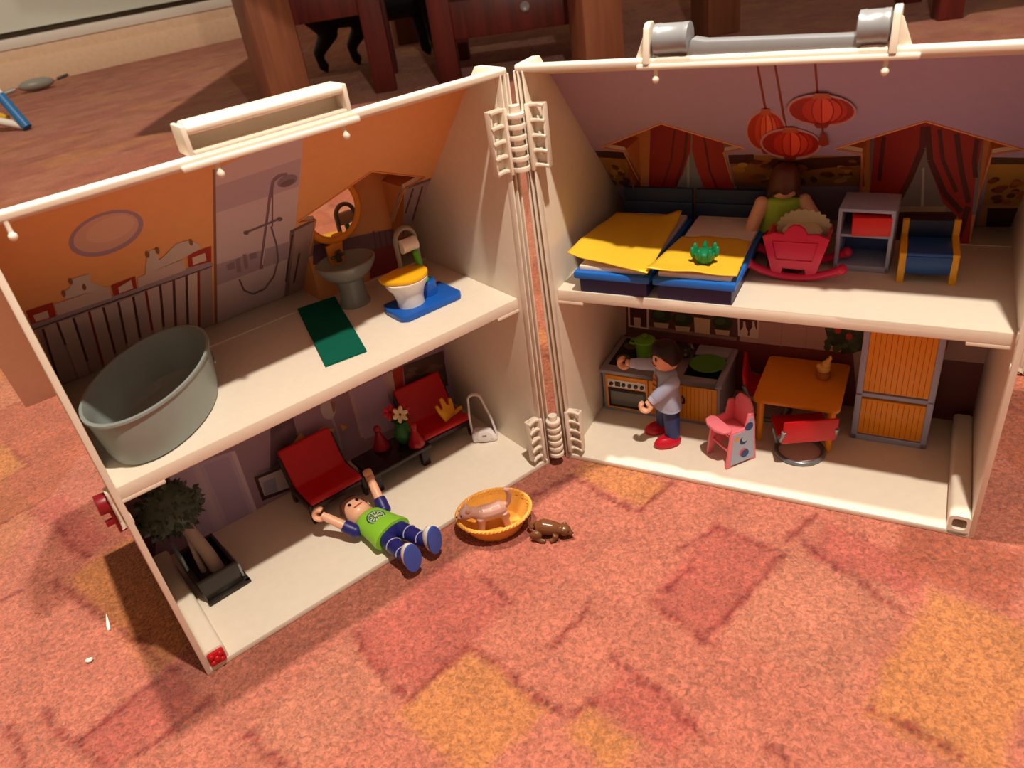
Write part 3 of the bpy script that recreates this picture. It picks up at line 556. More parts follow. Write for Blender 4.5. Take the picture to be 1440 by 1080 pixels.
        ('#8c2c1c', [(12.52,19.43),(13.29,19.45),(13.12,19.12),(12.63,19.11)]),
        ('#b89098', [(16.53,22.80),(16.48,22.55),(16.34,22.33),(16.13,22.13),(15.85,21.97),(15.51,21.86),(15.13,21.81),(14.73,21.81),(14.34,21.88),(13.97,22.00),(13.64,22.16),(13.38,22.37),(13.20,22.61),(13.10,22.86),(13.09,23.12),(13.17,23.36),(13.33,23.58),(13.56,23.76),(13.86,23.90),(14.19,23.99),(14.56,24.03),(14.93,24.02),(15.30,23.96),(15.64,23.85),(15.95,23.69),(16.20,23.50),(16.38,23.28),(16.50,23.04)]),
        ('#b83022', [(16.43,22.80),(16.38,22.60),(16.25,22.40),(16.05,22.23),(15.79,22.10),(15.47,22.00),(15.12,21.96),(14.75,21.97),(14.38,22.02),(14.03,22.13),(13.73,22.28),(13.48,22.46),(13.31,22.67),(13.21,22.89),(13.20,23.11),(13.27,23.32),(13.42,23.51),(13.64,23.66),(13.91,23.79),(14.22,23.86),(14.57,23.90),(14.92,23.89),(15.26,23.83),(15.59,23.73),(15.88,23.59),(16.11,23.42),(16.29,23.23),(16.40,23.02)]),
        ('#961f18', [(14.88,23.86),(13.93,23.71),(13.60,23.54),(13.39,23.36),(13.27,23.18),(13.22,22.99),(13.23,22.80),(13.32,22.60),(13.49,22.41),(13.81,22.21),(14.79,21.99),(14.79,21.99),(14.17,22.20),(13.98,22.40),(13.87,22.59),(13.82,22.79),(13.82,22.98),(13.85,23.16),(13.93,23.35),(14.07,23.53),(14.28,23.70),(14.88,23.86)]),
        ('#961f18', [(14.88,23.86),(15.61,23.66),(15.85,23.48),(15.99,23.29),(16.06,23.11),(16.08,22.93),(16.06,22.74),(15.98,22.56),(15.83,22.37),(15.57,22.18),(14.79,21.99),(14.79,21.99),(15.76,22.18),(16.08,22.36),(16.27,22.55),(16.37,22.74),(16.40,22.92),(16.37,23.10),(16.27,23.29),(16.10,23.47),(15.80,23.66),(14.88,23.86)]),
        ('#cc4231', [(14.88,23.86),(14.59,23.69),(14.48,23.51),(14.41,23.33),(14.37,23.15),(14.35,22.96),(14.34,22.78),(14.36,22.59),(14.41,22.39),(14.50,22.20),(14.79,21.99),(14.79,21.99),(15.41,22.18),(15.62,22.37),(15.74,22.56),(15.81,22.75),(15.83,22.93),(15.81,23.12),(15.76,23.30),(15.65,23.48),(15.46,23.67),(14.88,23.86)]),
        ('#e05540', [(14.88,23.86),(14.87,23.68),(14.86,23.50),(14.85,23.32),(14.84,23.14),(14.83,22.95),(14.83,22.77),(14.82,22.58),(14.81,22.39),(14.80,22.19),(14.79,21.99),(14.79,21.99),(15.15,22.19),(15.28,22.38),(15.35,22.57),(15.40,22.76),(15.42,22.94),(15.41,23.13),(15.38,23.31),(15.32,23.49),(15.21,23.67),(14.88,23.86)]),
        ('#961f18', [(14.88,23.89),(14.88,23.83),(14.28,23.67),(14.28,23.73)]),
        ('#961f18', [(14.27,23.73),(14.29,23.68),(14.08,23.50),(14.05,23.55)]),
        ('#961f18', [(14.05,23.55),(14.08,23.51),(13.95,23.33),(13.92,23.37)]),
        ('#961f18', [(13.91,23.36),(13.95,23.33),(13.87,23.15),(13.83,23.18)]),
        ('#961f18', [(13.83,23.17),(13.88,23.16),(13.84,22.97),(13.80,22.98)]),
        ('#961f18', [(13.79,22.97),(13.84,22.98),(13.85,22.79),(13.80,22.78)]),
        ('#961f18', [(13.80,22.77),(13.85,22.80),(13.90,22.61),(13.85,22.58)]),
        ('#961f18', [(13.85,22.57),(13.89,22.61),(14.00,22.42),(13.96,22.38)]),
        ('#961f18', [(13.96,22.37),(14.00,22.43),(14.19,22.23),(14.16,22.17)]),
        ('#961f18', [(14.17,22.17),(14.18,22.23),(14.79,22.03),(14.78,21.96)]),
        ('#961f18', [(14.87,23.89),(14.89,23.83),(14.59,23.66),(14.58,23.72)]),
        ('#961f18', [(14.57,23.71),(14.60,23.67),(14.50,23.50),(14.46,23.53)]),
        ('#961f18', [(14.46,23.53),(14.50,23.50),(14.43,23.32),(14.39,23.35)]),
        ('#961f18', [(14.39,23.34),(14.43,23.33),(14.39,23.14),(14.35,23.16)]),
        ('#961f18', [(14.34,23.15),(14.39,23.15),(14.37,22.96),(14.32,22.97)]),
        ('#961f18', [(14.32,22.96),(14.37,22.97),(14.37,22.78),(14.32,22.77)]),
        ('#961f18', [(14.32,22.77),(14.37,22.78),(14.39,22.59),(14.34,22.58)]),
        ('#961f18', [(14.34,22.57),(14.38,22.60),(14.43,22.40),(14.39,22.38)]),
        ('#961f18', [(14.39,22.37),(14.43,22.41),(14.52,22.21),(14.48,22.18)]),
        ('#961f18', [(14.48,22.17),(14.51,22.22),(14.80,22.02),(14.77,21.96)]),
        ('#961f18', [(14.86,23.86),(14.90,23.86),(14.89,23.68),(14.85,23.68)]),
        ('#961f18', [(14.85,23.68),(14.89,23.68),(14.89,23.50),(14.84,23.50)]),
        ('#961f18', [(14.84,23.50),(14.89,23.50),(14.88,23.32),(14.83,23.32)]),
        ('#961f18', [(14.83,23.32),(14.88,23.32),(14.87,23.14),(14.82,23.14)]),
        ('#961f18', [(14.82,23.14),(14.87,23.14),(14.86,22.95),(14.81,22.95)]),
        ('#961f18', [(14.81,22.95),(14.86,22.95),(14.85,22.77),(14.80,22.77)]),
        ('#961f18', [(14.80,22.77),(14.85,22.77),(14.84,22.58),(14.79,22.58)]),
        ('#961f18', [(14.79,22.58),(14.84,22.58),(14.83,22.38),(14.78,22.39)]),
        ('#961f18', [(14.78,22.39),(14.83,22.38),(14.82,22.19),(14.77,22.19)]),
        ('#961f18', [(14.77,22.19),(14.82,22.19),(14.81,21.99),(14.76,22.00)]),
        ('#961f18', [(14.87,23.83),(14.89,23.89),(15.22,23.70),(15.20,23.65)]),
        ('#961f18', [(15.20,23.65),(15.23,23.69),(15.34,23.51),(15.30,23.47)]),
        ('#961f18', [(15.30,23.48),(15.34,23.50),(15.40,23.32),(15.36,23.30)]),
        ('#961f18', [(15.36,23.30),(15.40,23.32),(15.43,23.13),(15.39,23.12)]),
        ('#961f18', [(15.39,23.12),(15.43,23.13),(15.44,22.94),(15.39,22.94)]),
        ('#961f18', [(15.39,22.94),(15.44,22.94),(15.42,22.75),(15.37,22.76)]),
        ('#961f18', [(15.38,22.76),(15.42,22.75),(15.38,22.56),(15.33,22.58)]),
        ('#961f18', [(15.33,22.58),(15.37,22.55),(15.30,22.36),(15.26,22.39)]),
        ('#961f18', [(15.26,22.40),(15.30,22.36),(15.17,22.16),(15.14,22.21)]),
        ('#961f18', [(15.15,22.22),(15.16,22.16),(14.79,21.96),(14.78,22.03)]),
        ('#961f18', [(14.87,23.83),(14.89,23.89),(15.46,23.70),(15.45,23.64)]),
        ('#961f18', [(15.45,23.64),(15.47,23.69),(15.66,23.51),(15.63,23.46)]),
        ('#961f18', [(15.63,23.46),(15.66,23.50),(15.77,23.32),(15.74,23.28)]),
        ('#961f18', [(15.74,23.29),(15.78,23.31),(15.84,23.13),(15.79,23.10)]),
        ('#961f18', [(15.79,23.11),(15.84,23.12),(15.85,22.94),(15.81,22.93)]),
        ('#961f18', [(15.81,22.94),(15.85,22.93),(15.83,22.74),(15.78,22.75)]),
        ('#961f18', [(15.79,22.76),(15.83,22.73),(15.76,22.55),(15.72,22.57)]),
        ('#961f18', [(15.72,22.58),(15.76,22.54),(15.63,22.35),(15.60,22.39)]),
        ('#961f18', [(15.61,22.40),(15.63,22.35),(15.42,22.16),(15.40,22.21)]),
        ('#961f18', [(15.41,22.21),(15.41,22.15),(14.79,21.96),(14.78,22.03)]),
        ('#b5583a', [(14.40,23.77),(14.55,24.13),(15.24,24.10),(15.35,23.75)]),
        ('#8c2c1c', [(14.39,22.04),(15.19,22.03),(15.03,21.76),(14.52,21.76)]),
        ('#7c2a1c', [(14.77,22.01),(14.88,22.02),(14.88,21.29),(14.77,21.28)]),
        ('#7c2a1c', [(12.05,19.22),(12.16,19.23),(12.03,17.45),(11.92,17.43)]),
        ('#7c2a1c', [(12.88,19.29),(12.98,19.31),(12.93,16.94),(12.82,16.92)]),
        ('#8c3520', [(14.68,21.29),(15.01,21.29),(15.13,20.53),(14.78,20.36),(14.52,20.53)]),
        ('#5c1c14', [(11.98,18.86),(12.27,18.86),(12.18,17.71),(11.84,17.70)]),
    ]),
    ('landscape_print', 'R', 'slope', [
        ('#9a6a35', [(9.22,19.43),(16.80,19.47),(16.98,16.83),(9.10,16.50)]),
        ('#4b2a1c', [(9.22,19.43),(10.77,19.51),(10.70,19.08),(12.26,18.74),(14.01,19.26),(16.80,19.47),(16.84,18.71),(14.76,18.42),(12.66,17.86),(10.64,18.70),(9.15,18.67)]),
        ('#a8572f', [(11.59,18.92),(11.53,18.80),(11.34,18.66),(11.13,18.56),(10.98,18.56),(10.97,18.66),(11.11,18.80),(11.32,18.92),(11.51,18.97)]),
        ('#b8863f', [(13.72,18.49),(13.67,18.34),(13.53,18.22),(13.38,18.21),(13.27,18.30),(13.27,18.46),(13.37,18.60),(13.52,18.66),(13.66,18.62)]),
        ('#6b3a22', [(11.25,18.69),(11.13,18.62),(10.86,18.61),(10.56,18.66),(10.38,18.75),(10.40,18.84),(10.61,18.89),(10.91,18.86),(11.16,18.79)]),
        ('#6b3a22', [(11.66,18.36),(11.56,18.22),(11.39,18.17),(11.23,18.24),(11.15,18.39),(11.19,18.56),(11.33,18.66),(11.51,18.65),(11.64,18.53)]),
        ('#b8863f', [(15.97,17.35),(15.88,17.21),(15.64,17.11),(15.37,17.09),(15.19,17.16),(15.19,17.29),(15.36,17.43),(15.63,17.49),(15.87,17.46)]),
        ('#87502a', [(11.51,18.40),(11.41,18.22),(11.27,18.16),(11.16,18.24),(11.13,18.43),(11.19,18.64),(11.32,18.76),(11.45,18.75),(11.53,18.61)]),
        ('#87502a', [(13.78,18.30),(13.67,18.14),(13.46,18.11),(13.26,18.22),(13.16,18.42),(13.21,18.62),(13.38,18.71),(13.59,18.67),(13.75,18.51)]),
        ('#54301f', [(13.43,18.25),(13.37,18.10),(13.23,17.98),(13.05,17.95),(12.94,18.03),(12.93,18.17),(13.04,18.32),(13.21,18.39),(13.36,18.37)]),
        ('#b8863f', [(11.44,17.36),(11.39,17.18),(11.27,17.06),(11.14,17.06),(11.06,17.17),(11.07,17.35),(11.16,17.51),(11.29,17.57),(11.40,17.52)]),
        ('#87502a', [(13.56,18.16),(13.53,17.98),(13.42,17.84),(13.27,17.80),(13.17,17.88),(13.15,18.05),(13.22,18.22),(13.36,18.32),(13.49,18.30)]),
        ('#a8572f', [(16.22,17.75),(16.15,17.64),(16.00,17.61),(15.85,17.67),(15.76,17.80),(15.78,17.93),(15.89,18.00),(16.05,17.99),(16.18,17.89)]),
        ('#87502a', [(11.98,17.90),(11.93,17.80),(11.81,17.71),(11.67,17.68),(11.58,17.73),(11.58,17.83),(11.67,17.93),(11.81,17.99),(11.93,17.98)]),
        ('#6b3a22', [(15.16,17.87),(15.12,17.66),(15.01,17.52),(14.88,17.53),(14.78,17.66),(14.77,17.87),(14.85,18.05),(14.98,18.12),(15.10,18.05)]),
        ('#b8863f', [(10.05,18.10),(9.89,17.92),(9.60,17.87),(9.32,17.97),(9.18,18.19),(9.24,18.40),(9.48,18.52),(9.78,18.49),(10.00,18.33)]),
        ('#87502a', [(16.55,18.99),(16.48,18.90),(16.34,18.88),(16.18,18.92),(16.08,19.01),(16.09,19.11),(16.20,19.17),(16.36,19.16),(16.50,19.09)]),
        ('#c29a4d', [(16.00,17.46),(15.93,17.31),(15.71,17.16),(15.44,17.08),(15.26,17.11),(15.24,17.23),(15.41,17.40),(15.66,17.52),(15.90,17.54)]),
        ('#a8572f', [(13.10,18.71),(13.01,18.61),(12.81,18.57),(12.58,18.60),(12.44,18.69),(12.46,18.80),(12.62,18.87),(12.85,18.87),(13.04,18.81)]),
        ('#87502a', [(12.52,18.16),(12.43,18.01),(12.18,17.89),(11.90,17.84),(11.72,17.90),(11.73,18.04),(11.91,18.18),(12.19,18.27),(12.43,18.27)]),
        ('#a8572f', [(10.42,17.09),(10.31,16.94),(10.02,16.75),(9.69,16.60),(9.47,16.58),(9.46,16.69),(9.68,16.87),(10.01,17.05),(10.30,17.14)]),
        ('#6b3a22', [(15.10,17.83),(15.01,17.69),(14.81,17.62),(14.58,17.66),(14.45,17.79),(14.46,17.95),(14.62,18.06),(14.85,18.07),(15.04,17.98)]),
        ('#54301f', [(12.16,18.87),(12.06,18.68),(11.90,18.60),(11.74,18.66),(11.66,18.83),(11.70,19.05),(11.84,19.19),(12.01,19.20),(12.14,19.08)]),
        ('#a8572f', [(11.28,18.59),(11.20,18.49),(11.02,18.43),(10.82,18.42),(10.70,18.48),(10.71,18.57),(10.85,18.66),(11.05,18.69),(11.22,18.66)]),
        ('#6b3a22', [(11.48,17.21),(11.39,17.09),(11.19,16.99),(10.96,16.93),(10.81,16.96),(10.82,17.06),(10.97,17.18),(11.20,17.26),(11.40,17.27)]),
        ('#6b3a22', [(11.59,18.61),(11.52,18.48),(11.33,18.39),(11.13,18.37),(11.00,18.43),(11.01,18.55),(11.15,18.67),(11.35,18.73),(11.53,18.71)]),
        ('#b8863f', [(16.25,18.27),(16.13,18.19),(15.88,18.22),(15.61,18.37),(15.45,18.54),(15.47,18.67),(15.67,18.69),(15.95,18.60),(16.18,18.43)]),
        ('#c29a4d', [(14.34,17.45),(14.29,17.31),(14.18,17.22),(14.06,17.24),(13.99,17.34),(13.99,17.48),(14.07,17.60),(14.20,17.63),(14.30,17.57)]),
        ('#6b3a22', [(16.35,17.86),(16.27,17.72),(16.11,17.68),(15.95,17.76),(15.86,17.92),(15.88,18.09),(16.01,18.19),(16.18,18.16),(16.31,18.04)]),
        ('#54301f', [(14.29,17.30),(14.21,17.14),(14.06,17.08),(13.91,17.16),(13.85,17.34),(13.89,17.53),(14.01,17.65),(14.17,17.64),(14.28,17.50)]),
        ('#a8572f', [(12.12,18.10),(12.01,17.92),(11.88,17.87),(11.77,17.97),(11.75,18.17),(11.82,18.37),(11.95,18.49),(12.08,18.47),(12.14,18.31)]),
        ('#54301f', [(14.54,18.91),(14.47,18.72),(14.34,18.64),(14.22,18.69),(14.15,18.86),(14.18,19.07),(14.29,19.21),(14.42,19.22),(14.52,19.10)]),
        ('#c29a4d', [(10.27,18.64),(10.18,18.49),(9.98,18.39),(9.76,18.39),(9.64,18.49),(9.66,18.64),(9.81,18.77),(10.03,18.82),(10.21,18.77)]),
        ('#6b3a22', [(12.65,17.18),(12.53,17.13),(12.27,17.18),(11.99,17.31),(11.83,17.46),(11.85,17.55),(12.06,17.54),(12.34,17.45),(12.58,17.30)]),
        ('#a8572f', [(10.55,17.08),(10.40,16.96),(10.13,16.97),(9.86,17.12),(9.72,17.32),(9.78,17.49),(10.01,17.54),(10.29,17.46),(10.51,17.27)]),
        ('#87502a', [(11.25,17.45),(11.11,17.32),(10.85,17.31),(10.59,17.41),(10.44,17.59),(10.49,17.76),(10.71,17.84),(10.98,17.79),(11.20,17.64)]),
        ('#b8863f', [(16.17,18.21),(16.13,18.05),(16.03,17.97),(15.92,17.99),(15.85,18.11),(15.85,18.27),(15.92,18.40),(16.03,18.43),(16.13,18.36)]),
        ('#6b3a22', [(15.82,17.79),(15.76,17.71),(15.66,17.70),(15.55,17.77),(15.49,17.87),(15.51,17.96),(15.59,18.00),(15.71,17.98),(15.80,17.89)]),
        ('#87502a', [(16.32,18.47),(16.23,18.38),(16.00,18.34),(15.74,18.36),(15.58,18.44),(15.58,18.54),(15.75,18.60),(16.01,18.61),(16.23,18.56)]),
        ('#87502a', [(12.44,17.26),(12.32,17.11),(12.14,17.07),(11.96,17.17),(11.89,17.36),(11.94,17.55),(12.10,17.66),(12.29,17.62),(12.42,17.47)]),
        ('#54301f', [(12.82,18.64),(12.70,18.57),(12.47,18.62),(12.24,18.78),(12.11,18.96),(12.16,19.08),(12.35,19.09),(12.59,18.98),(12.78,18.80)]),
        ('#a8572f', [(12.63,17.60),(12.60,17.40),(12.49,17.25),(12.35,17.24),(12.26,17.37),(12.26,17.57),(12.34,17.76),(12.47,17.84),(12.58,17.78)]),
        ('#a8572f', [(11.78,17.27),(11.72,17.11),(11.58,17.00),(11.44,17.00),(11.35,17.12),(11.36,17.29),(11.47,17.43),(11.62,17.49),(11.74,17.42)]),
        ('#87502a', [(10.87,17.48),(10.77,17.35),(10.56,17.28),(10.34,17.31),(10.22,17.42),(10.24,17.56),(10.41,17.66),(10.63,17.68),(10.81,17.61)]),
        ('#b8863f', [(16.25,17.81),(16.19,17.68),(16.00,17.54),(15.77,17.45),(15.61,17.45),(15.60,17.55),(15.73,17.70),(15.95,17.82),(16.16,17.86)]),
        ('#54301f', [(15.29,17.79),(15.22,17.69),(15.11,17.67),(14.99,17.73),(14.93,17.85),(14.96,17.97),(15.05,18.03),(15.17,18.01),(15.27,17.91)]),
        ('#c29a4d', [(12.15,17.33),(12.08,17.26),(11.97,17.25),(11.87,17.32),(11.83,17.42),(11.86,17.52),(11.95,17.56),(12.06,17.53),(12.14,17.44)]),
        ('#54301f', [(13.59,17.07),(13.50,16.89),(13.32,16.83),(13.16,16.92),(13.09,17.11),(13.13,17.32),(13.28,17.44),(13.45,17.43),(13.58,17.29)]),
    ]),
    ('landscape_print', 'R', 'slope', [
        ('#a87738', [(0.55,19.65),(2.43,19.54),(2.52,16.22),(0.57,16.14)]),
        ('#3c2018', [(0.55,19.71),(2.50,19.60),(2.49,18.94),(0.55,19.11)]),
        ('#6b3a22', [(1.78,17.43),(1.64,17.36),(1.47,17.42),(1.37,17.58),(1.37,17.78),(1.47,17.91),(1.63,17.91),(1.77,17.79),(1.83,17.61)]),
        ('#c09440', [(0.97,17.09),(0.82,17.01),(0.65,17.07),(0.55,17.24),(0.55,17.44),(0.66,17.57),(0.82,17.58),(0.97,17.46),(1.02,17.27)]),
        ('#c09440', [(1.27,17.43),(1.13,17.36),(0.96,17.42),(0.86,17.59),(0.86,17.78),(0.96,17.91),(1.13,17.92),(1.27,17.80),(1.33,17.61)]),
        ('#6b3a22', [(0.58,16.63),(0.55,16.55),(0.55,16.61),(0.55,16.78),(0.55,16.99),(0.55,17.12),(0.55,17.13),(0.58,17.01),(0.64,16.81)]),
        ('#6b3a22', [(0.74,16.36),(0.59,16.28),(0.55,16.34),(0.55,16.51),(0.55,16.72),(0.55,16.86),(0.60,16.86),(0.74,16.74),(0.80,16.54)]),
        ('#c09440', [(1.78,17.62),(1.64,17.54),(1.48,17.60),(1.37,17.77),(1.37,17.96),(1.47,18.09),(1.63,18.09),(1.78,17.98),(1.84,17.79)]),
        ('#c09440', [(2.56,18.18),(2.42,18.11),(2.26,18.17),(2.15,18.33),(2.15,18.51),(2.25,18.64),(2.40,18.64),(2.54,18.53),(2.61,18.35)]),
        ('#c09440', [(2.58,17.98),(2.44,17.91),(2.28,17.97),(2.17,18.13),(2.17,18.31),(2.27,18.44),(2.43,18.44),(2.57,18.33),(2.63,18.15)]),
        ('#6b3a22', [(1.54,17.96),(1.40,17.89),(1.24,17.95),(1.13,18.11),(1.13,18.30),(1.23,18.43),(1.39,18.43),(1.53,18.32),(1.59,18.13)]),
        ('#6b3a22', [(1.70,17.26),(1.56,17.19),(1.39,17.25),(1.28,17.41),(1.28,17.61),(1.39,17.74),(1.55,17.75),(1.69,17.63),(1.75,17.44)]),
        ('#6b3a22', [(1.85,16.68),(1.70,16.60),(1.54,16.66),(1.43,16.83),(1.43,17.03),(1.53,17.17),(1.70,17.18),(1.84,17.06),(1.90,16.86)]),
        ('#87502a', [(0.80,17.11),(0.65,17.03),(0.55,17.09),(0.55,17.26),(0.55,17.46),(0.55,17.59),(0.66,17.60),(0.80,17.48),(0.86,17.29)]),
        ('#6b3a22', [(1.43,16.27),(1.28,16.19),(1.11,16.25),(1.00,16.43),(1.00,16.63),(1.11,16.77),(1.28,16.78),(1.42,16.65),(1.48,16.46)]),
        ('#6b3a22', [(1.64,16.33),(1.49,16.25),(1.33,16.31),(1.22,16.49),(1.22,16.69),(1.32,16.83),(1.49,16.84),(1.63,16.71),(1.69,16.51)]),
    ]),
    ('landscape_print', 'R', 'slope', [
        ('#a87f38', [(23.14,19.46),(25.04,19.43),(25.30,15.44),(23.47,15.43)]),
        ('#4a3420', [(23.17,19.46),(25.04,19.43),(25.15,18.95),(23.24,18.91)]),
        ('#5c3020', [(24.10,16.91),(24.08,16.75),(23.97,16.63),(23.81,16.59),(23.68,16.67),(23.64,16.81),(23.71,16.96),(23.85,17.05),(24.00,17.02)]),
        ('#5c3020', [(24.31,16.24),(24.30,16.08),(24.19,15.95),(24.02,15.91),(23.89,15.99),(23.85,16.14),(23.92,16.29),(24.06,16.38),(24.22,16.36)]),
        ('#9c5a2c', [(24.51,15.93),(24.50,15.77),(24.39,15.64),(24.22,15.60),(24.09,15.68),(24.04,15.83),(24.11,15.99),(24.26,16.07),(24.41,16.05)]),
        ('#9c5a2c', [(25.14,17.46),(25.13,17.31),(25.03,17.20),(24.88,17.17),(24.75,17.24),(24.70,17.38),(24.76,17.52),(24.90,17.60),(25.05,17.58)]),
        ('#7a4022', [(24.89,17.30),(24.88,17.15),(24.77,17.03),(24.62,17.00),(24.49,17.07),(24.45,17.21),(24.51,17.36),(24.65,17.44),(24.80,17.42)]),
        ('#5c3020', [(25.06,16.83),(25.05,16.67),(24.95,16.55),(24.79,16.51),(24.66,16.59),(24.62,16.73),(24.68,16.88),(24.82,16.96),(24.97,16.94)]),
        ('#9c5a2c', [(25.30,16.06),(25.30,15.90),(25.30,15.77),(25.30,15.73),(25.24,15.81),(25.20,15.96),(25.26,16.11),(25.30,16.20),(25.30,16.18)]),
        ('#9c5a2c', [(24.87,15.86),(24.86,15.69),(24.75,15.56),(24.59,15.53),(24.45,15.60),(24.41,15.75),(24.47,15.91),(24.62,16.00),(24.77,15.98)]),
        ('#7a4022', [(24.25,17.06),(24.24,16.91),(24.13,16.78),(23.97,16.75),(23.84,16.82),(23.80,16.97),(23.87,17.12),(24.01,17.20),(24.16,17.17)]),
        ('#9c5a2c', [(24.41,16.00),(24.40,15.83),(24.28,15.70),(24.12,15.66),(23.99,15.74),(23.94,15.89),(24.01,16.05),(24.16,16.14),(24.31,16.12)]),
        ('#9c5a2c', [(25.01,16.66),(25.00,16.50),(24.90,16.37),(24.74,16.34),(24.61,16.41),(24.56,16.56),(24.63,16.71),(24.77,16.79),(24.92,16.77)]),
        ('#7a4022', [(24.44,17.12),(24.43,16.96),(24.32,16.84),(24.16,16.81),(24.03,16.88),(23.99,17.03),(24.05,17.17),(24.20,17.25),(24.35,17.23)]),
        ('#5c3020', [(23.90,17.77),(23.89,17.62),(23.78,17.50),(23.62,17.47),(23.49,17.55),(23.45,17.69),(23.52,17.83),(23.66,17.90),(23.81,17.88)]),
        ('#9c5a2c', [(25.30,16.70),(25.30,16.54),(25.26,16.42),(25.11,16.38),(24.98,16.46),(24.93,16.60),(24.99,16.75),(25.13,16.83),(25.28,16.81)]),
        ('#9c5a2c', [(25.30,16.37),(25.30,16.21),(25.30,16.08),(25.17,16.05),(25.03,16.12),(24.99,16.27),(25.05,16.42),(25.19,16.51),(25.30,16.48)]),
        ('#5c3020', [(24.37,15.92),(24.36,15.76),(24.25,15.63),(24.09,15.59),(23.95,15.67),(23.91,15.82),(23.98,15.98),(24.12,16.07),(24.28,16.04)]),
        ('#7a4022', [(24.94,17.64),(24.93,17.49),(24.82,17.37),(24.67,17.34),(24.54,17.42),(24.50,17.55),(24.56,17.70),(24.70,17.77),(24.84,17.75)]),
        ('#7a4022', [(23.79,17.63),(23.77,17.48),(23.66,17.36),(23.50,17.33),(23.37,17.40),(23.34,17.55),(23.40,17.69),(23.55,17.77),(23.70,17.74)]),
        ('#5c3020', [(24.21,16.23),(24.20,16.07),(24.09,15.94),(23.93,15.90),(23.79,15.98),(23.75,16.13),(23.82,16.28),(23.96,16.37),(24.12,16.35)]),
        ('#5c3020', [(24.94,16.44),(24.93,16.28),(24.82,16.15),(24.66,16.12),(24.53,16.19),(24.49,16.34),(24.55,16.49),(24.69,16.57),(24.85,16.55)]),
        ('#7a4022', [(24.26,16.82),(24.25,16.66),(24.14,16.54),(23.98,16.50),(23.85,16.58),(23.81,16.72),(23.88,16.87),(24.02,16.95),(24.17,16.93)]),
        ('#9c5a2c', [(24.92,17.52),(24.91,17.37),(24.80,17.25),(24.65,17.22),(24.52,17.30),(24.48,17.44),(24.54,17.58),(24.68,17.66),(24.83,17.63)]),
        ('#c48c58', [(23.47,15.43),(25.30,15.44),(25.30,13.32),(23.50,13.32)]),
        ('#45201a', [(23.77,15.17),(25.30,15.28),(25.30,13.41),(24.00,13.32)]),
    ]),
    ('curtain_print', 'R', 'back', [
        ('#8a8f96', [(3.38,20.35),(9.12,19.42),(9.21,16.03),(3.22,15.83)]),
        ('#b8b2b0', [(5.88,19.41),(6.02,19.41),(6.05,16.02),(5.85,16.02)]),
        ('#a31d14', [(3.43,20.45),(4.41,20.72),(6.17,20.15),(6.11,18.85),(5.57,17.25),(4.85,15.99),(3.12,15.93)]),
        ('#b5281b', [(6.26,20.06),(8.21,19.51),(8.51,18.49),(9.11,16.12),(7.12,16.06),(6.49,17.75),(6.21,18.94)]),
        ('#6e100e', [(5.01,20.35),(5.15,20.33),(4.87,18.21),(4.72,18.22)]),
        ('#6e100e', [(4.73,18.23),(4.87,18.19),(4.12,16.04),(3.97,16.08)]),
        ('#6e100e', [(6.94,19.77),(7.08,19.79),(7.47,17.54),(7.33,17.52)]),
        ('#6e100e', [(7.33,17.50),(7.46,17.56),(8.05,16.21),(7.92,16.15)]),
        ('#6e100e', [(5.79,20.07),(5.98,20.05),(5.82,18.46),(5.63,18.47)]),
        ('#6e100e', [(5.63,18.49),(5.82,18.44),(5.16,16.37),(4.97,16.42)]),
    ]),
    ('curtain_print', 'R', 'back', [
        ('#857f82', [(16.94,19.85),(22.78,19.84),(23.15,15.18),(17.48,14.92)]),
        ('#b09a86', [(18.93,15.53),(21.52,15.64),(21.58,15.29),(18.97,15.17)]),
        ('#4a1e18', [(18.89,15.17),(22.13,15.31),(22.46,13.28),(19.16,13.28)]),
        ('#bfb6ae', [(19.96,17.94),(20.07,17.94),(20.36,15.59),(20.20,15.59)]),
        ('#a91c14', [(17.18,19.77),(19.77,20.58),(19.90,19.11),(19.64,17.76),(18.99,15.63),(17.33,15.56)]),
        ('#a8201a', [(19.77,20.58),(22.76,19.61),(22.78,17.40),(23.10,13.28),(21.90,13.28),(22.30,14.96),(21.34,15.85),(20.27,18.11)]),
        ('#5e0f0d', [(17.56,19.78),(17.80,19.76),(17.84,17.05),(17.60,17.08)]),
        ('#5e0f0d', [(19.53,20.35),(19.86,20.32),(19.96,19.10),(19.63,19.12)]),
        ('#5e0f0d', [(19.63,19.18),(19.96,19.04),(19.56,17.25),(19.23,17.39)]),
        ('#5e0f0d', [(19.23,17.41),(19.56,17.24),(19.06,15.72),(18.73,15.89)]),
        ('#571110', [(19.72,20.32),(20.04,20.35),(20.46,18.42),(20.14,18.39)]),
        ('#571110', [(20.16,18.33),(20.44,18.48),(21.47,16.50),(21.19,16.34)]),
        ('#571110', [(21.23,16.29),(21.43,16.56),(22.49,15.46),(22.29,15.18)]),
        ('#571110', [(20.41,20.16),(20.62,20.18),(21.06,18.43),(20.85,18.40)]),
        ('#571110', [(20.86,18.36),(21.05,18.46),(22.03,16.58),(21.85,16.47)]),
        ('#571110', [(21.27,19.90),(21.55,19.95),(22.13,17.83),(21.86,17.78)]),
        ('#571110', [(21.86,17.77),(22.13,17.84),(22.80,15.95),(22.53,15.86)]),
        ('#571110', [(22.36,19.62),(22.60,19.59),(22.66,18.42),(22.41,18.45)]),
        ('#571110', [(22.41,18.42),(22.65,18.45),(22.90,17.42),(22.65,17.39)]),
        ('#571110', [(22.53,15.74),(22.86,15.63),(22.61,13.28),(22.27,13.39)]),
    ]),
    ('dormer_print', 'L', 'back', [
        ('#6d4a58', [(8.51,17.15),(1.59,16.13),(2.52,13.54),(8.87,15.92)]),
        ('#7a1418', [(4.67,15.41),(2.29,15.20),(2.49,13.28),(5.19,13.46)]),
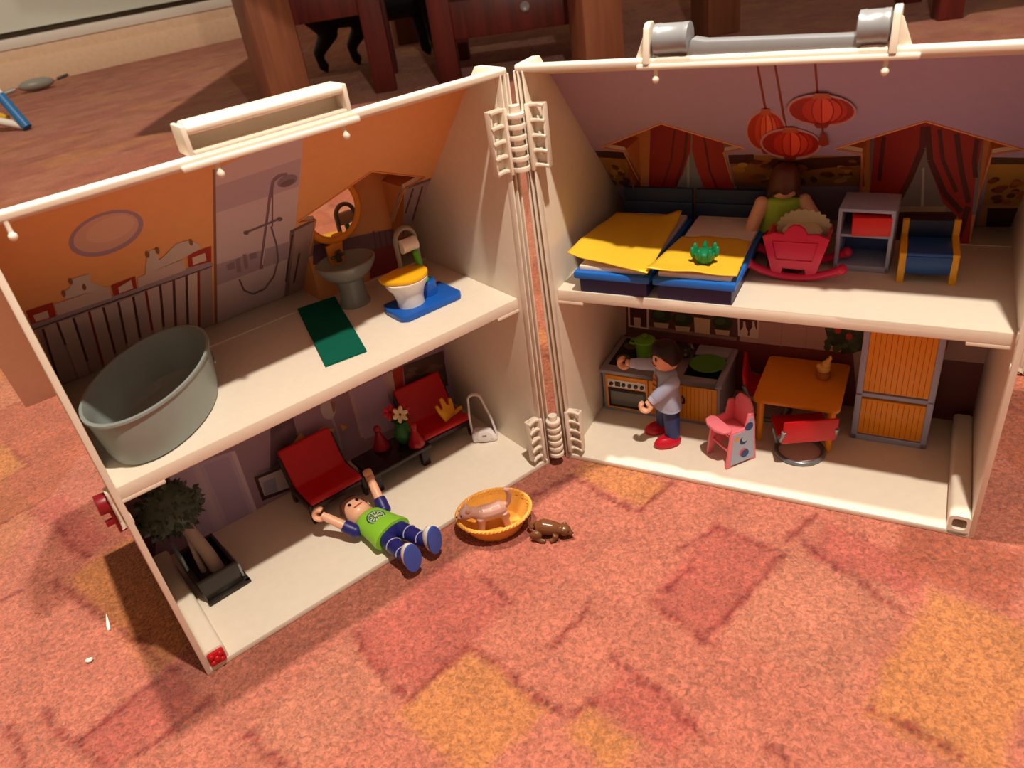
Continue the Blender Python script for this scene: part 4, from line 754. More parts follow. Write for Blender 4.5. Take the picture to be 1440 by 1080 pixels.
        ('#5c2c30', [(4.14,16.62),(4.01,16.60),(4.11,15.33),(4.24,15.35)]),
        ('#5c2c30', [(3.72,16.48),(3.59,16.45),(3.69,15.18),(3.82,15.20)]),
        ('#5c2c30', [(3.30,16.33),(3.17,16.31),(3.26,15.02),(3.40,15.05)]),
    ]),
    ('kitchen_print', 'R', 'back', [
        ('#b9968c', [(0.84,6.86),(17.14,8.39),(17.51,4.65),(0.66,3.51)]),
        ('#6d2a26', [(0.70,4.17),(9.71,4.74),(17.49,4.82),(18.17,0.42),(0.55,0.42)]),
        ('#5a3a34', [(0.95,6.74),(9.64,7.11),(9.71,4.74),(0.82,4.19)]),
        ('#8f6a5c', [(2.30,4.86),(2.35,5.18),(9.51,5.04),(9.48,4.74)]),
        ('#d8c0b4', [(1.13,6.76),(2.79,6.76),(2.72,4.88),(1.09,4.93)]),
        ('#4a221e', [(1.27,6.64),(2.64,6.63),(2.58,5.01),(1.24,5.07)]),
        ('#d8c0b4', [(9.49,7.09),(11.05,7.04),(11.03,5.15),(9.59,5.20)]),
        ('#4a221e', [(9.63,6.96),(10.91,6.91),(10.90,5.29),(9.72,5.34)]),
        ('#cbb29c', [(1.54,5.81),(2.12,5.82),(2.09,4.99),(1.56,4.99)]),
        ('#d3bfae', [(9.92,6.44),(10.07,6.45),(10.13,5.99),(10.30,5.65),(10.26,5.23),(9.75,5.16),(9.74,5.64),(9.93,5.97)]),
        ('#d3bfae', [(10.57,6.51),(10.72,6.53),(10.79,6.07),(10.95,5.74),(10.92,5.32),(10.41,5.25),(10.40,5.73),(10.59,6.05)]),
        ('#27351f', [(4.61,6.20),(4.47,5.89),(4.14,5.66),(3.71,5.57),(3.30,5.65),(3.01,5.88),(2.94,6.20),(3.09,6.51),(3.43,6.73),(3.86,6.81),(4.26,6.73),(4.54,6.50)]),
        ('#3f5230', [(4.06,6.30),(3.96,6.12),(3.72,6.00),(3.44,6.00),(3.23,6.12),(3.17,6.30),(3.28,6.48),(3.52,6.59),(3.79,6.59),(4.00,6.48)]),
        ('#c4ab8c', [(3.14,5.56),(4.38,5.59),(4.26,5.14),(3.24,5.14)]),
        ('#27351f', [(6.25,6.08),(6.11,5.78),(5.79,5.55),(5.38,5.47),(4.97,5.55),(4.70,5.77),(4.62,6.08),(4.76,6.39),(5.09,6.61),(5.50,6.69),(5.90,6.61),(6.17,6.39)]),
        ('#3f5230', [(5.71,6.19),(5.61,6.01),(5.38,5.89),(5.11,5.89),(4.90,6.00),(4.84,6.19),(4.94,6.37),(5.17,6.48),(5.44,6.48),(5.65,6.37)]),
        ('#c4ab8c', [(4.83,5.46),(6.04,5.48),(5.92,5.04),(4.93,5.03)]),
        ('#27351f', [(9.20,6.14),(9.08,5.84),(8.78,5.62),(8.39,5.54),(8.00,5.62),(7.73,5.84),(7.65,6.14),(7.78,6.44),(8.08,6.66),(8.47,6.73),(8.85,6.65),(9.12,6.44)]),
        ('#3f5230', [(8.69,6.24),(8.59,6.06),(8.38,5.95),(8.12,5.95),(7.92,6.06),(7.86,6.24),(7.95,6.42),(8.17,6.52),(8.42,6.52),(8.62,6.41)]),
        ('#c4ab8c', [(7.86,5.53),(9.01,5.55),(8.92,5.12),(7.97,5.12)]),
        ('#c9b08e', [(6.31,6.37),(7.54,6.33),(7.49,5.05),(6.36,5.09)]),
        ('#a5827a', [(11.07,6.54),(11.07,6.61),(17.30,6.80),(17.30,6.74)]),
        ('#a5827a', [(12.59,7.10),(12.64,7.10),(12.68,4.66),(12.63,4.66)]),
        ('#a5827a', [(14.25,7.18),(14.30,7.19),(14.38,4.78),(14.33,4.77)]),
    ]),
    ('fruit_tree_print', 'R', 'back', [
        ('#4a2c1c', [(16.80,5.12),(17.20,5.18),(17.65,1.08),(17.23,1.00)]),
        ('#2f3f22', [(15.49,6.54),(15.79,7.36),(16.74,7.91),(17.82,7.71),(18.09,5.19),(17.27,4.73),(16.45,5.07),(15.87,5.34)]),
        ('#4a5c34', [(16.00,6.63),(15.91,6.42),(15.74,6.35),(15.58,6.46),(15.53,6.70),(15.62,6.91),(15.79,6.98),(15.95,6.86)]),
        ('#3d5230', [(17.66,5.89),(17.57,5.68),(17.34,5.58),(17.09,5.65),(16.98,5.85),(17.07,6.06),(17.31,6.16),(17.55,6.08)]),
        ('#4a5c34', [(17.45,5.78),(17.45,5.60),(17.33,5.46),(17.18,5.45),(17.06,5.58),(17.07,5.76),(17.18,5.90),(17.34,5.91)]),
        ('#28381e', [(16.51,6.21),(16.52,5.97),(16.40,5.82),(16.23,5.84),(16.11,6.03),(16.10,6.26),(16.22,6.41),(16.39,6.39)]),
        ('#28381e', [(16.80,5.75),(16.76,5.57),(16.60,5.46),(16.42,5.49),(16.32,5.64),(16.37,5.82),(16.53,5.93),(16.71,5.90)]),
        ('#3d5230', [(15.98,5.23),(16.01,5.00),(15.90,4.81),(15.72,4.77),(15.56,4.92),(15.54,5.15),(15.65,5.34),(15.83,5.37)]),
        ('#3d5230', [(16.14,5.84),(16.10,5.64),(15.95,5.54),(15.78,5.59),(15.69,5.76),(15.74,5.96),(15.89,6.06),(16.06,6.01)]),
        ('#28381e', [(17.51,6.91),(17.37,6.77),(17.10,6.79),(16.89,6.97),(16.84,7.20),(16.99,7.35),(17.25,7.32),(17.47,7.14)]),
        ('#3d5230', [(17.99,6.83),(17.98,6.61),(17.82,6.40),(17.59,6.33),(17.43,6.43),(17.43,6.65),(17.60,6.86),(17.83,6.93)]),
        ('#28381e', [(17.48,5.26),(17.41,5.02),(17.19,4.86),(16.93,4.89),(16.79,5.08),(16.85,5.33),(17.08,5.48),(17.34,5.45)]),
        ('#3d5230', [(17.61,5.43),(17.53,5.21),(17.37,5.13),(17.21,5.23),(17.15,5.46),(17.23,5.68),(17.39,5.76),(17.55,5.65)]),
        ('#4a5c34', [(16.71,5.33),(16.72,5.08),(16.55,4.85),(16.31,4.77),(16.13,4.89),(16.13,5.15),(16.29,5.38),(16.53,5.45)]),
        ('#3d5230', [(16.43,6.59),(16.34,6.39),(16.13,6.31),(15.91,6.39),(15.82,6.59),(15.91,6.79),(16.13,6.88),(16.34,6.79)]),
        ('#28381e', [(17.24,5.19),(17.21,5.00),(17.04,4.78),(16.80,4.65),(16.65,4.70),(16.67,4.89),(16.85,5.11),(17.09,5.24)]),
        ('#4a5c34', [(17.08,5.51),(17.09,5.34),(16.98,5.19),(16.81,5.13),(16.69,5.21),(16.69,5.38),(16.80,5.53),(16.96,5.59)]),
        ('#4a5c34', [(17.73,5.14),(17.62,5.00),(17.44,4.98),(17.30,5.12),(17.27,5.32),(17.38,5.47),(17.56,5.48),(17.70,5.34)]),
        ('#3d5230', [(17.91,5.42),(17.81,5.22),(17.58,5.15),(17.34,5.23),(17.25,5.43),(17.34,5.62),(17.58,5.70),(17.81,5.61)]),
        ('#3d5230', [(15.89,5.54),(15.91,5.32),(15.81,5.18),(15.66,5.19),(15.55,5.36),(15.53,5.57),(15.63,5.71),(15.78,5.70)]),
        ('#28381e', [(16.58,5.60),(16.51,5.42),(16.29,5.29),(16.05,5.29),(15.92,5.41),(15.99,5.59),(16.21,5.72),(16.45,5.72)]),
        ('#28381e', [(17.15,7.43),(17.09,7.30),(16.90,7.23),(16.71,7.26),(16.62,7.38),(16.69,7.51),(16.87,7.58),(17.06,7.55)]),
        ('#28381e', [(17.12,6.11),(17.05,5.90),(16.84,5.76),(16.60,5.80),(16.48,5.98),(16.54,6.20),(16.76,6.33),(17.00,6.29)]),
        ('#28381e', [(16.27,7.26),(16.15,7.13),(15.89,7.12),(15.66,7.24),(15.57,7.40),(15.70,7.53),(15.95,7.54),(16.19,7.43)]),
        ('#28381e', [(16.81,5.95),(16.80,5.74),(16.67,5.59),(16.48,5.58),(16.36,5.74),(16.37,5.95),(16.51,6.10),(16.69,6.10)]),
        ('#28381e', [(16.97,7.37),(16.88,7.18),(16.67,7.11),(16.47,7.21),(16.39,7.41),(16.48,7.60),(16.69,7.66),(16.89,7.57)]),
        ('#3d5230', [(17.25,6.58),(17.11,6.43),(16.90,6.44),(16.72,6.61),(16.70,6.83),(16.83,6.98),(17.05,6.97),(17.22,6.81)]),
        ('#4a5c34', [(16.41,6.94),(16.36,6.79),(16.18,6.67),(15.99,6.66),(15.88,6.76),(15.93,6.92),(16.10,7.03),(16.30,7.04)]),
        ('#c03a22', [(16.55,6.56),(16.52,6.39),(16.42,6.28),(16.28,6.26),(16.15,6.35),(16.10,6.51),(16.13,6.67),(16.23,6.79),(16.37,6.81),(16.49,6.72)]),
        ('#c03a22', [(17.31,6.16),(17.29,5.99),(17.19,5.87),(17.05,5.85),(16.92,5.94),(16.87,6.10),(16.89,6.27),(17.00,6.38),(17.13,6.40),(17.26,6.31)]),
        ('#c03a22', [(17.76,7.05),(17.74,6.88),(17.64,6.77),(17.50,6.75),(17.38,6.84),(17.32,6.99),(17.35,7.16),(17.45,7.27),(17.58,7.29),(17.70,7.20)]),
    ]),
    ('pantry_door_print', 'R', 'back', [
        ('#b89a94', [(21.87,7.97),(25.30,7.98),(25.30,4.99),(22.62,5.06)]),
        ('#6a3432', [(22.77,5.14),(25.30,5.17),(25.30,0.42),(22.75,0.42)]),
        ('#b04a28', [(22.72,6.60),(23.05,6.59),(23.04,5.83),(22.75,5.85)]),
    ]),
    ('hall_door_print', 'L', 'back', [
        ('#9a7f98', [(25.30,5.90),(21.90,6.61),(19.74,6.37),(13.36,6.36),(13.77,0.42),(18.05,0.42),(20.81,0.42),(25.22,0.42)]),
        ('#bfaed0', [(22.14,6.15),(20.42,6.07),(20.71,0.42),(21.91,0.42)]),
        ('#b6a4c6', [(21.88,5.90),(20.65,5.82),(21.01,0.68),(21.73,0.78)]),
        ('#c3b3c4', [(20.50,6.03),(20.23,6.00),(20.36,0.42),(20.71,0.42)]),
        ('#bba9ca', [(20.23,6.00),(17.93,5.68),(17.95,0.42),(20.36,0.42)]),
        ('#ae9cc0', [(19.99,5.67),(18.31,5.45),(18.45,0.42),(20.04,0.42)]),
        ('#cdbccb', [(18.08,5.67),(17.80,5.63),(17.93,0.42),(18.18,0.42)]),
        ('#9c2420', [(23.10,5.95),(22.16,6.07),(22.24,5.24),(23.18,5.02)]),
        ('#5b3238', [(25.30,5.83),(23.10,5.95),(23.15,5.10),(25.22,0.42),(25.30,1.73)]),
    ]),
    ('framed_picture_print', 'L', 'back', [
        ('#cbb6b4', [(17.08,3.42),(14.64,3.29),(14.75,2.69),(17.12,2.97)]),
        ('#3a2024', [(17.30,2.99),(14.16,2.72),(14.25,0.42),(17.37,0.85)]),
        ('#b7a8b0', [(17.07,2.72),(14.49,2.44),(14.62,0.65),(17.11,1.14)]),
        ('#8f8fa8', [(16.90,2.27),(15.97,2.17),(16.10,0.98),(17.02,1.17)]),
        ('#4a2a26', [(18.04,0.42),(15.05,0.42),(14.96,0.42),(18.13,0.42)]),
    ]),
    ('sitting_room_print', 'L', 'back', [
        ('#93758c', [(15.05,6.16),(9.59,6.01),(5.58,6.08),(0.55,5.58),(1.31,0.42),(9.06,0.65),(16.42,1.90)]),
        ('#af94b0', [(8.77,5.96),(5.93,5.87),(6.22,1.14),(8.84,1.48)]),
        ('#b99aa2', [(8.98,5.96),(8.70,5.94),(8.76,1.76),(9.05,1.77)]),
        ('#b99aa2', [(6.14,5.90),(5.63,5.89),(5.29,3.66),(5.83,3.32)]),
        ('#c2a5a8', [(5.77,5.90),(5.26,5.89),(5.34,3.76),(5.55,3.71)]),
        ('#a82a1c', [(5.26,5.89),(4.29,5.90),(4.80,3.48),(5.41,3.49)]),
        ('#4f3834', [(4.29,5.90),(0.64,5.54),(0.84,2.35),(4.54,3.59)]),
        ('#6a4c42', [(2.61,3.53),(2.70,3.41),(2.96,3.40),(3.25,3.49),(3.45,3.64),(3.45,3.79),(3.26,3.86),(2.97,3.82),(2.71,3.69)]),
        ('#6a4c42', [(3.51,4.78),(3.60,4.66),(3.85,4.65),(4.14,4.73),(4.33,4.88),(4.33,5.02),(4.15,5.09),(3.86,5.06),(3.61,4.93)]),
        ('#453230', [(3.61,4.06),(3.71,3.95),(3.96,3.93),(4.24,4.02),(4.43,4.17),(4.44,4.31),(4.25,4.38),(3.97,4.35),(3.71,4.22)]),
        ('#6a4c42', [(1.21,3.55),(1.31,3.43),(1.57,3.41),(1.87,3.50),(2.07,3.66),(2.07,3.81),(1.89,3.88),(1.59,3.84),(1.32,3.71)]),
        ('#6a4c42', [(0.92,4.28),(1.02,4.16),(1.28,4.15),(1.58,4.23),(1.78,4.39),(1.79,4.53),(1.60,4.61),(1.30,4.57),(1.03,4.44)]),
        ('#6a4c42', [(1.17,3.24),(1.27,3.13),(1.53,3.11),(1.83,3.20),(2.03,3.36),(2.04,3.51),(1.85,3.58),(1.55,3.54),(1.28,3.41)]),
        ('#7a5a48', [(1.69,4.33),(1.78,4.21),(2.04,4.19),(2.34,4.28),(2.53,4.44),(2.54,4.58),(2.35,4.65),(2.06,4.62),(1.80,4.49)]),
        ('#7a5a48', [(2.76,4.74),(2.86,4.62),(3.11,4.61),(3.40,4.69),(3.59,4.84),(3.60,4.98),(3.41,5.05),(3.13,5.02),(2.87,4.89)]),
        ('#6a4c42', [(1.42,2.95),(1.52,2.83),(1.78,2.82),(2.09,2.91),(2.29,3.07),(2.29,3.22),(2.10,3.29),(1.80,3.25),(1.54,3.12)]),
        ('#6a4c42', [(3.17,5.13),(3.27,5.01),(3.52,4.99),(3.80,5.08),(3.99,5.22),(4.00,5.37),(3.81,5.44),(3.53,5.40),(3.28,5.28)]),
        ('#6a4c42', [(0.99,3.26),(1.09,3.14),(1.35,3.13),(1.65,3.22),(1.85,3.38),(1.86,3.53),(1.67,3.60),(1.37,3.56),(1.10,3.43)]),
        ('#7a5a48', [(1.70,4.34),(1.79,4.22),(2.05,4.20),(2.35,4.29),(2.54,4.44),(2.55,4.59),(2.36,4.66),(2.07,4.62),(1.81,4.49)]),
        ('#6a4c42', [(1.78,3.98),(1.88,3.86),(2.14,3.85),(2.44,3.94),(2.63,4.09),(2.64,4.24),(2.45,4.31),(2.16,4.27),(1.89,4.14)]),
        ('#7a5a48', [(1.36,3.95),(1.46,3.83),(1.72,3.82),(2.02,3.91),(2.22,4.06),(2.22,4.21),(2.04,4.28),(1.74,4.24),(1.47,4.11)]),
        ('#453230', [(2.18,4.09),(2.27,3.98),(2.53,3.96),(2.82,4.05),(3.02,4.20),(3.02,4.35),(2.84,4.42),(2.55,4.38),(2.28,4.25)]),
        ('#6a4c42', [(2.48,4.47),(2.57,4.35),(2.83,4.33),(3.12,4.42),(3.31,4.57),(3.32,4.72),(3.13,4.79),(2.84,4.75),(2.58,4.63)]),
        ('#6a4c42', [(1.36,4.56),(1.46,4.44),(1.72,4.42),(2.01,4.51),(2.21,4.66),(2.22,4.81),(2.03,4.88),(1.74,4.84),(1.47,4.72)]),
        ('#453230', [(2.65,4.74),(2.75,4.62),(3.00,4.60),(3.29,4.69),(3.48,4.84),(3.49,4.98),(3.30,5.05),(3.02,5.02),(2.76,4.89)]),
        ('#d69a3a', [(14.46,3.78),(13.73,4.26),(13.24,4.57),(12.98,3.90),(12.56,3.74),(11.90,4.13),(11.35,4.16),(11.26,3.77),(10.80,3.67),(11.07,3.21),(12.02,3.28),(13.32,3.42),(14.49,3.49)]),
        ('#d69a3a', [(10.26,3.71),(10.02,3.47),(9.79,3.19),(10.27,3.10)]),
        ('#a39aa5', [(10.81,4.55),(10.64,4.52),(10.57,2.97),(10.74,2.99)]),
        ('#a39aa5', [(10.74,3.00),(10.57,2.95),(10.66,1.60),(10.84,1.65)]),
        ('#b7aab2', [(10.29,5.22),(10.33,4.98),(10.42,4.77),(10.53,4.62),(10.68,4.52),(10.83,4.49),(10.99,4.54),(11.13,4.65),(11.25,4.82),(11.33,5.03),(11.37,5.27),(11.37,5.52),(11.33,5.75),(11.25,5.95),(11.13,6.11),(10.99,6.20),(10.84,6.23),(10.69,6.19),(10.55,6.08),(10.43,5.91),(10.34,5.70),(10.29,5.46)]),
        ('#8c5a50', [(10.51,5.90),(10.17,5.65),(10.37,4.94),(10.53,4.88)]),
    ]),
]
DORM = {'L': [(1.2, 10.25, 2.6, 9.0, 5.7)], 'R': [(1.2, 10.3, 2.55, 9.0, 5.8), (15.42, 24.5, 16.8, 23.15, 19.8)]}
def half(side):
    ox, oy, a, sx = FR[side]
    h = empty('house_half', house, (ox-1.4, oy-2.9, 0), (0, 0, a))
    h['label'] = 'bathroom and sitting room half of the house' if side == 'L' else 'bedroom and kitchen half of the house'
    def B(*boxes):
        mb = MB()
        for u0, u1, v0, v1, z0, z1 in boxes: mb.box(sx*u0, sx*u1, v0, v1, z0, z1)
        return mb
    def prism_u(poly, u0, u1): return MB().prism(poly, 'x', sx*u0, sx*u1)
    B((0, W, 0, 11.4, 0, FL)).build('base_plate', 'cream', h, bevel=.06)
    B((.5, W-.2, .47, 14.6, HS-TS, HS)).build('upper_storey_plate', 'cream', h, bevel=.06)
    for bb in ((.5, 2.2, .47, 1.0, HS-TS-.22, HS-TS+.02), (W-2.4, W-.2, .47, 1.0, HS-TS-.22, HS-TS+.02)): B(bb).build('plate_bracket', 'cream', h, bevel=.05)
    B((.5, W-.2, D-.05, D+.02, HS, HS+.05)).build('plate_seam', 'cream', h)
    outl = [(fv(0), 0), (fv(H), H), (1.5, H), (14.5, 13.1), (14.5, 12.6), (11.4, 12.6), (11.4, 0)]
    prism_u(outl, W-.3, W).build('outer_side_panel', 'cream', h, bevel=.05)
    inn = [(.42, 0), (.42+fv(H), H), (1.5, H), (14.5, 13.1), (14.5, 12.6), (11.4, 12.6), (11.4, 0)]
    prism_u(inn, .02, .5).build('hinge_side_panel', 'cream', h, bevel=.03)
    # tapered flange towards the other half, and three vertical ribs on the hinge edge
    fl_ = MB(); vs = []
    for (u, z) in ((-.3, .1), (.05, .1), (.05, H-.1), (-.1, H-.1)): vs += [(sx*u, .42+fv(z), z), (sx*u, 1.3+fv(z), z)]
    fl_.add(vs, [(0, 2, 4, 6), (1, 7, 5, 3), (0, 1, 3, 2), (2, 3, 5, 4), (4, 5, 7, 6), (6, 7, 1, 0)]).build('hinge_flange', 'cream', h)
    for ub, ut in ((-.3, -.1), (.06, .12), (.4, .4)):
        rb = MB(); vs = []
        for (u, z) in ((ub, .3), (ub+.1, .3), (ut+.1, H-.3), (ut, H-.3)): vs += [(sx*u, fv(z)-.02, z), (sx*u, .5+fv(z), z)]
        rb.add(vs, [(0, 2, 4, 6), (1, 7, 5, 3), (0, 1, 3, 2), (2, 3, 5, 4), (4, 5, 7, 6), (6, 7, 1, 0)]).build('edge_rib', 'cream', h, bevel=.03)
    B((.3, W-.2, D, D+.2, FL, HS-TS)).build('back_panel', 'card_mauve' if side == 'L' else 'card_tile', h)
    # roof shell with the dormer openings notched out
    def outline(u0, u1, ztop, zbot):
        pts = [(u0, zbot), (u0, ztop), (u1, ztop), (u1, zbot)]
        for b0, b1, o0, o1, pk in reversed(DORM[side]):
            pts += [(o1, zbot), (o1, 19.68), (b1, 20.05), (pk, 22.05), (b0, 20.05), (o0, 19.68), (o0, zbot)]
        return pts
    def slab(pts, t0, t1):
        mb = MB(); n = len(pts); vs = []
        for t in (t0, t1): vs += [(sx*u, sv(z)-NV*t, z-NZ*t) for u, z in pts]
        mb.add(vs, [tuple(range(n)), tuple(range(2*n-1, n-1, -1))] + [(i, i+n, (i+1) % n+n, (i+1) % n) for i in range(n)]); return mb
    slab(outline(.3, W+1.75, 26.1, 12.35), .06, .3).build('roof_shell', 'cream', h)
    slab(outline(.45, W-.28, 26.15, 13.3), 0, .05).build('roof_card', 'card_orange' if side == 'L' else 'card_lilac', h, smooth=0)
    for b0, b1, o0, o1, pk in DORM[side]:
        prof = [(o0, HS), (o0, 19.68), (b0, 20.05), (pk, 22.05), (b1, 20.05), (o1, 19.68), (o1, HS)]
        mb = MB(); n = len(prof); yb = D+.05
        vs = [(sx*u, sv(z)+.02, z) for u, z in prof] + [(sx*u, yb, z) for u, z in prof]
        mb.add(vs, [(i, i+1, i+1+n, i+n) for i in range(n-1)])
        mb.add([(sx*u, yb, z) for u, z in prof], [tuple(range(n))])
        d = mb.build('dormer_recess', 'dormer_orange', h, smooth=0)
        ed = MB(); e = [(u, z) for u, z in prof[1:-1]]
        e = [(o0, 16.9)] + e + [(o1, 16.9)]
        ed.tube([(sx*u, sv(z)-.02, z-.02) for u, z in e], .055, 6)
        ed.build('dormer_edge', 'dormer_orange', h)
    # roof top rim with thicker middle section
    prism_u([(VR, 26.62), (VR, 26.9), (VR+.12, H), (VR+.32, H), (2.45, 26.1), (2.3, 25.85), (VR+.3, 26.55)], 0, W+1.75).build('ridge_rim', 'cream', h, bevel=.06)
    mid = (9.0, 17.6) if side == 'L' else (6.8, 19.3)
    B((*mid, VR-.16, -.2, 26.46, 26.74)).build('rim_step', 'cream', h, bevel=.1)
    for u in ((9.86, 16.07, 24.4) if side == 'L' else (7.74, 17.98)):
        MB().tube([(sx*u, VR+.1, 26.6), (sx*u, VR+.08, 26.2), (sx*u, VR+.0, 26.05)], .1, 8).ball((sx*u, VR, 26.0), .18, nu=10, nv=8).build('latch_pin', 'cream', h)
    # hinge brackets and half of the knuckle stack
    for zc, hh in ((23.2, 1.75), (2.5, 1.65)):
        f = fv(zc)
        br = MB()
        for k in range(5):
            z = zc-hh+.05+k*(2*hh-.2)/4
            br.prism([(.52, f+.5), (.52, f-.02), (.75, f+.08), (1.1, f+.02), (1.42, f-.12), (1.42, f+.1), (1.15, f+.28), (.8, f+.42)], 'z', z, z+.17, Matrix.Scale(sx, 4, (1, 0, 0)) @ Matrix.Shear('XY', 4, (0, 0)))
        br.box(sx*1.3, sx*1.42, f+.0, f+.5, zc-hh, zc+hh)
        br.box(sx*.5, sx*1.4, f+.46, f+.56, zc-hh, zc+hh)
        for dz in (-.85, .05, .9): br.tube([(sx*.98, f+.25, zc+dz-.2), (sx*.98, f+.25, zc+dz+.2)], .12, 10)
        br.build('hinge_bracket', 'cream', h, bevel=.025)
        B((.34, .56, f-.14, f+.5, zc-hh-.12, zc+hh+.05)).build('hinge_post', 'cream', h, bevel=.05)
    # corner channel at the base of the outer wall
    ch = MB(); prof = rrect(W-1.42, W-.28, FL-.3, 1.5, .28)
    if side == 'L':
        ch.prism([(sx*x, z) for x, z in prof], 'y', .05, 10.5)
        ch.build('corner_channel', 'cream', h, bevel=.04)
        B((W-1.3, W-.36, -.16, .1, .42, 1.36)).build('corner_peg', 'red', h, bevel=.12)
        pg = MB()
        for dx, dz in ((.25, .25), (.25, -.2), (-.22, .22), (-.22, -.24)): pg.ball((sx*(W-.83+dx), -.18, .9+dz), .17, .1, .17, 10, 8)
        pg.ball((sx*(W-.83), -.2, .9), .2, .12, .2, 12, 8).build('corner_peg_boss', 'red', h)
    else:
        o_ = prof; i_ = rrect(W-1.22, W-.48, FL+.12, 1.28, .2); n = len(o_)
        vs = []
        for y, ring in ((.0, o_), (.0, i_), (1.4, i_), (10.5, o_)): vs += [(sx*x, y, z) for x, z in ring]
        fs = []
        for r0, r1 in ((0, 1), (1, 2), (3, 0)): fs += [(r0*n+i, r0*n+(i+1) % n, r1*n+(i+1) % n, r1*n+i) for i in range(n)]
        fs += [tuple(2*n+i for i in range(n)), tuple(3*n+i for i in range(n))]
        ch.add(vs, fs); ch.build('corner_channel', 'cream', h)
    # red latch on the outer wall at the storey line
    lt = MB(); cx = W+.02
    lt.tube([(sx*(cx+.02), .6, 12.7), (sx*(cx+.75), .6, 12.75)], .52, 16).box(sx*(cx+.02), sx*(cx+.4), .3, .75, 11.0, 12.4).box(sx*(cx+.3), sx*(cx+.75), .35, .6, 11.55, 11.85)
    lt.build('latch', 'dark_red', h, bevel=.03)
    B((W-.35, W+.22, -.12, .5, 12.9, 13.6), (W-.35, W+.22, -.12, .5, 11.4, 11.75), (W+.02, W+.22, -.12, .3, 11.4, 13.5)).build('latch_guard', 'cream', h, bevel=.05)
    # printed card motifs
    def on_slope(u, z, t): return (sx*u, sv(z)+NV*t, z+NZ*t)
    def on_back(u, z, t): return (sx*u, D-t, z)
    for name, sd, pl, polys in PRINTS:
        if sd == side: painted(name, polys, on_slope if pl == 'slope' else on_back, h)
    return h
hl = half('L'); hr = half('R')
# knuckles between the two halves
kx, ky = 1.45-1.4, 2.55-2.9
for zc, hh in ((23.2, 1.75), (2.5, 1.65)):
    kn = empty('hinge_knuckle', house, (kx + (.0 if zc < 10 else -.0), ky + fv(zc)*.75, 0))
    for k in range(6):
        z = zc-hh+k*2*hh/6
        MB().lathe([(.3, 0), (.5, .04), (.52, .12), (.5, .26), (.34, .3)], 20).build('knuckle_ring', 'cream', kn, loc=(0, 0, z))
    MB().lathe([(.3, 0), (.3, 2*hh+.1)], 16).build('hinge_pin', 'cream', kn, loc=(0, 0, zc-hh))
# handle socket on the left ridge
x0, x1 = -17.05, -9.2
sk = MB(); prof = [(-.62, 26.95), (-.62, 27.12), (.3, 27.12), (.42, 27.3), (.42, 27.75), (.2, 27.85), (-.5, 27.8), (-.62, 27.9), (-.62, 28.12), (-.3, 28.3), (.45, 28.3), (.8, 28.05), (.85, 26.95)]
sk.prism(prof, 'x', x0+.22, x1-.22); sk.box(x0, x0+.24, -.6, .85, 26.95, 28.22).box(x1-.24, x1, -.6, .85, 26.95, 28.22).build('handle_socket', 'cream', hl, bevel=.07)
# carrying handle on the right ridge
hd = empty('carry_handle', house, (FR['R'][0]-1.4, FR['R'][1]-2.9, 0), (0, 0, FR['R'][2]))
MB().prism([(9.15, 27.0), (9.45, 27.75), (10.1, 27.62), (16.3, 27.5), (16.9, 27.5), (16.9, 26.92), (9.5, 26.95)], 'y', -.55, .35).build('handle_bar', 'silver', hd, bevel=.1)
for xa, xb in ((7.55, 9.35), (16.65, 18.0)):
    MB().lathe([(.5, 0), (.72, .06), (.74, .3), (.72, .34), (.72, xb-xa-.34), (.74, xb-xa-.3), (.74, xb-xa-.06), (.5, xb-xa)], 22, M=T(xa, -.1, 27.72, ry=90)).build('handle_end', 'silver', hd)
for xc, dd in ((7.3, -1), (18.2, 1)):
    b_ = MB()
    b_.prism([(-.95, 26.75), (-.62, 28.35), (-.3, 28.55), (.1, 28.55), (.35, 28.35), (.75, 26.75)], 'x', xc-.16, xc+.16)
    b_.prism([(xc, 26.8), (xc, 28.2), (xc+dd*.22, 28.1), (xc+dd*.75, 26.8)], 'y', -.3, -.02)
    b_.build('handle_bracket', 'cream', hd, bevel=.06)
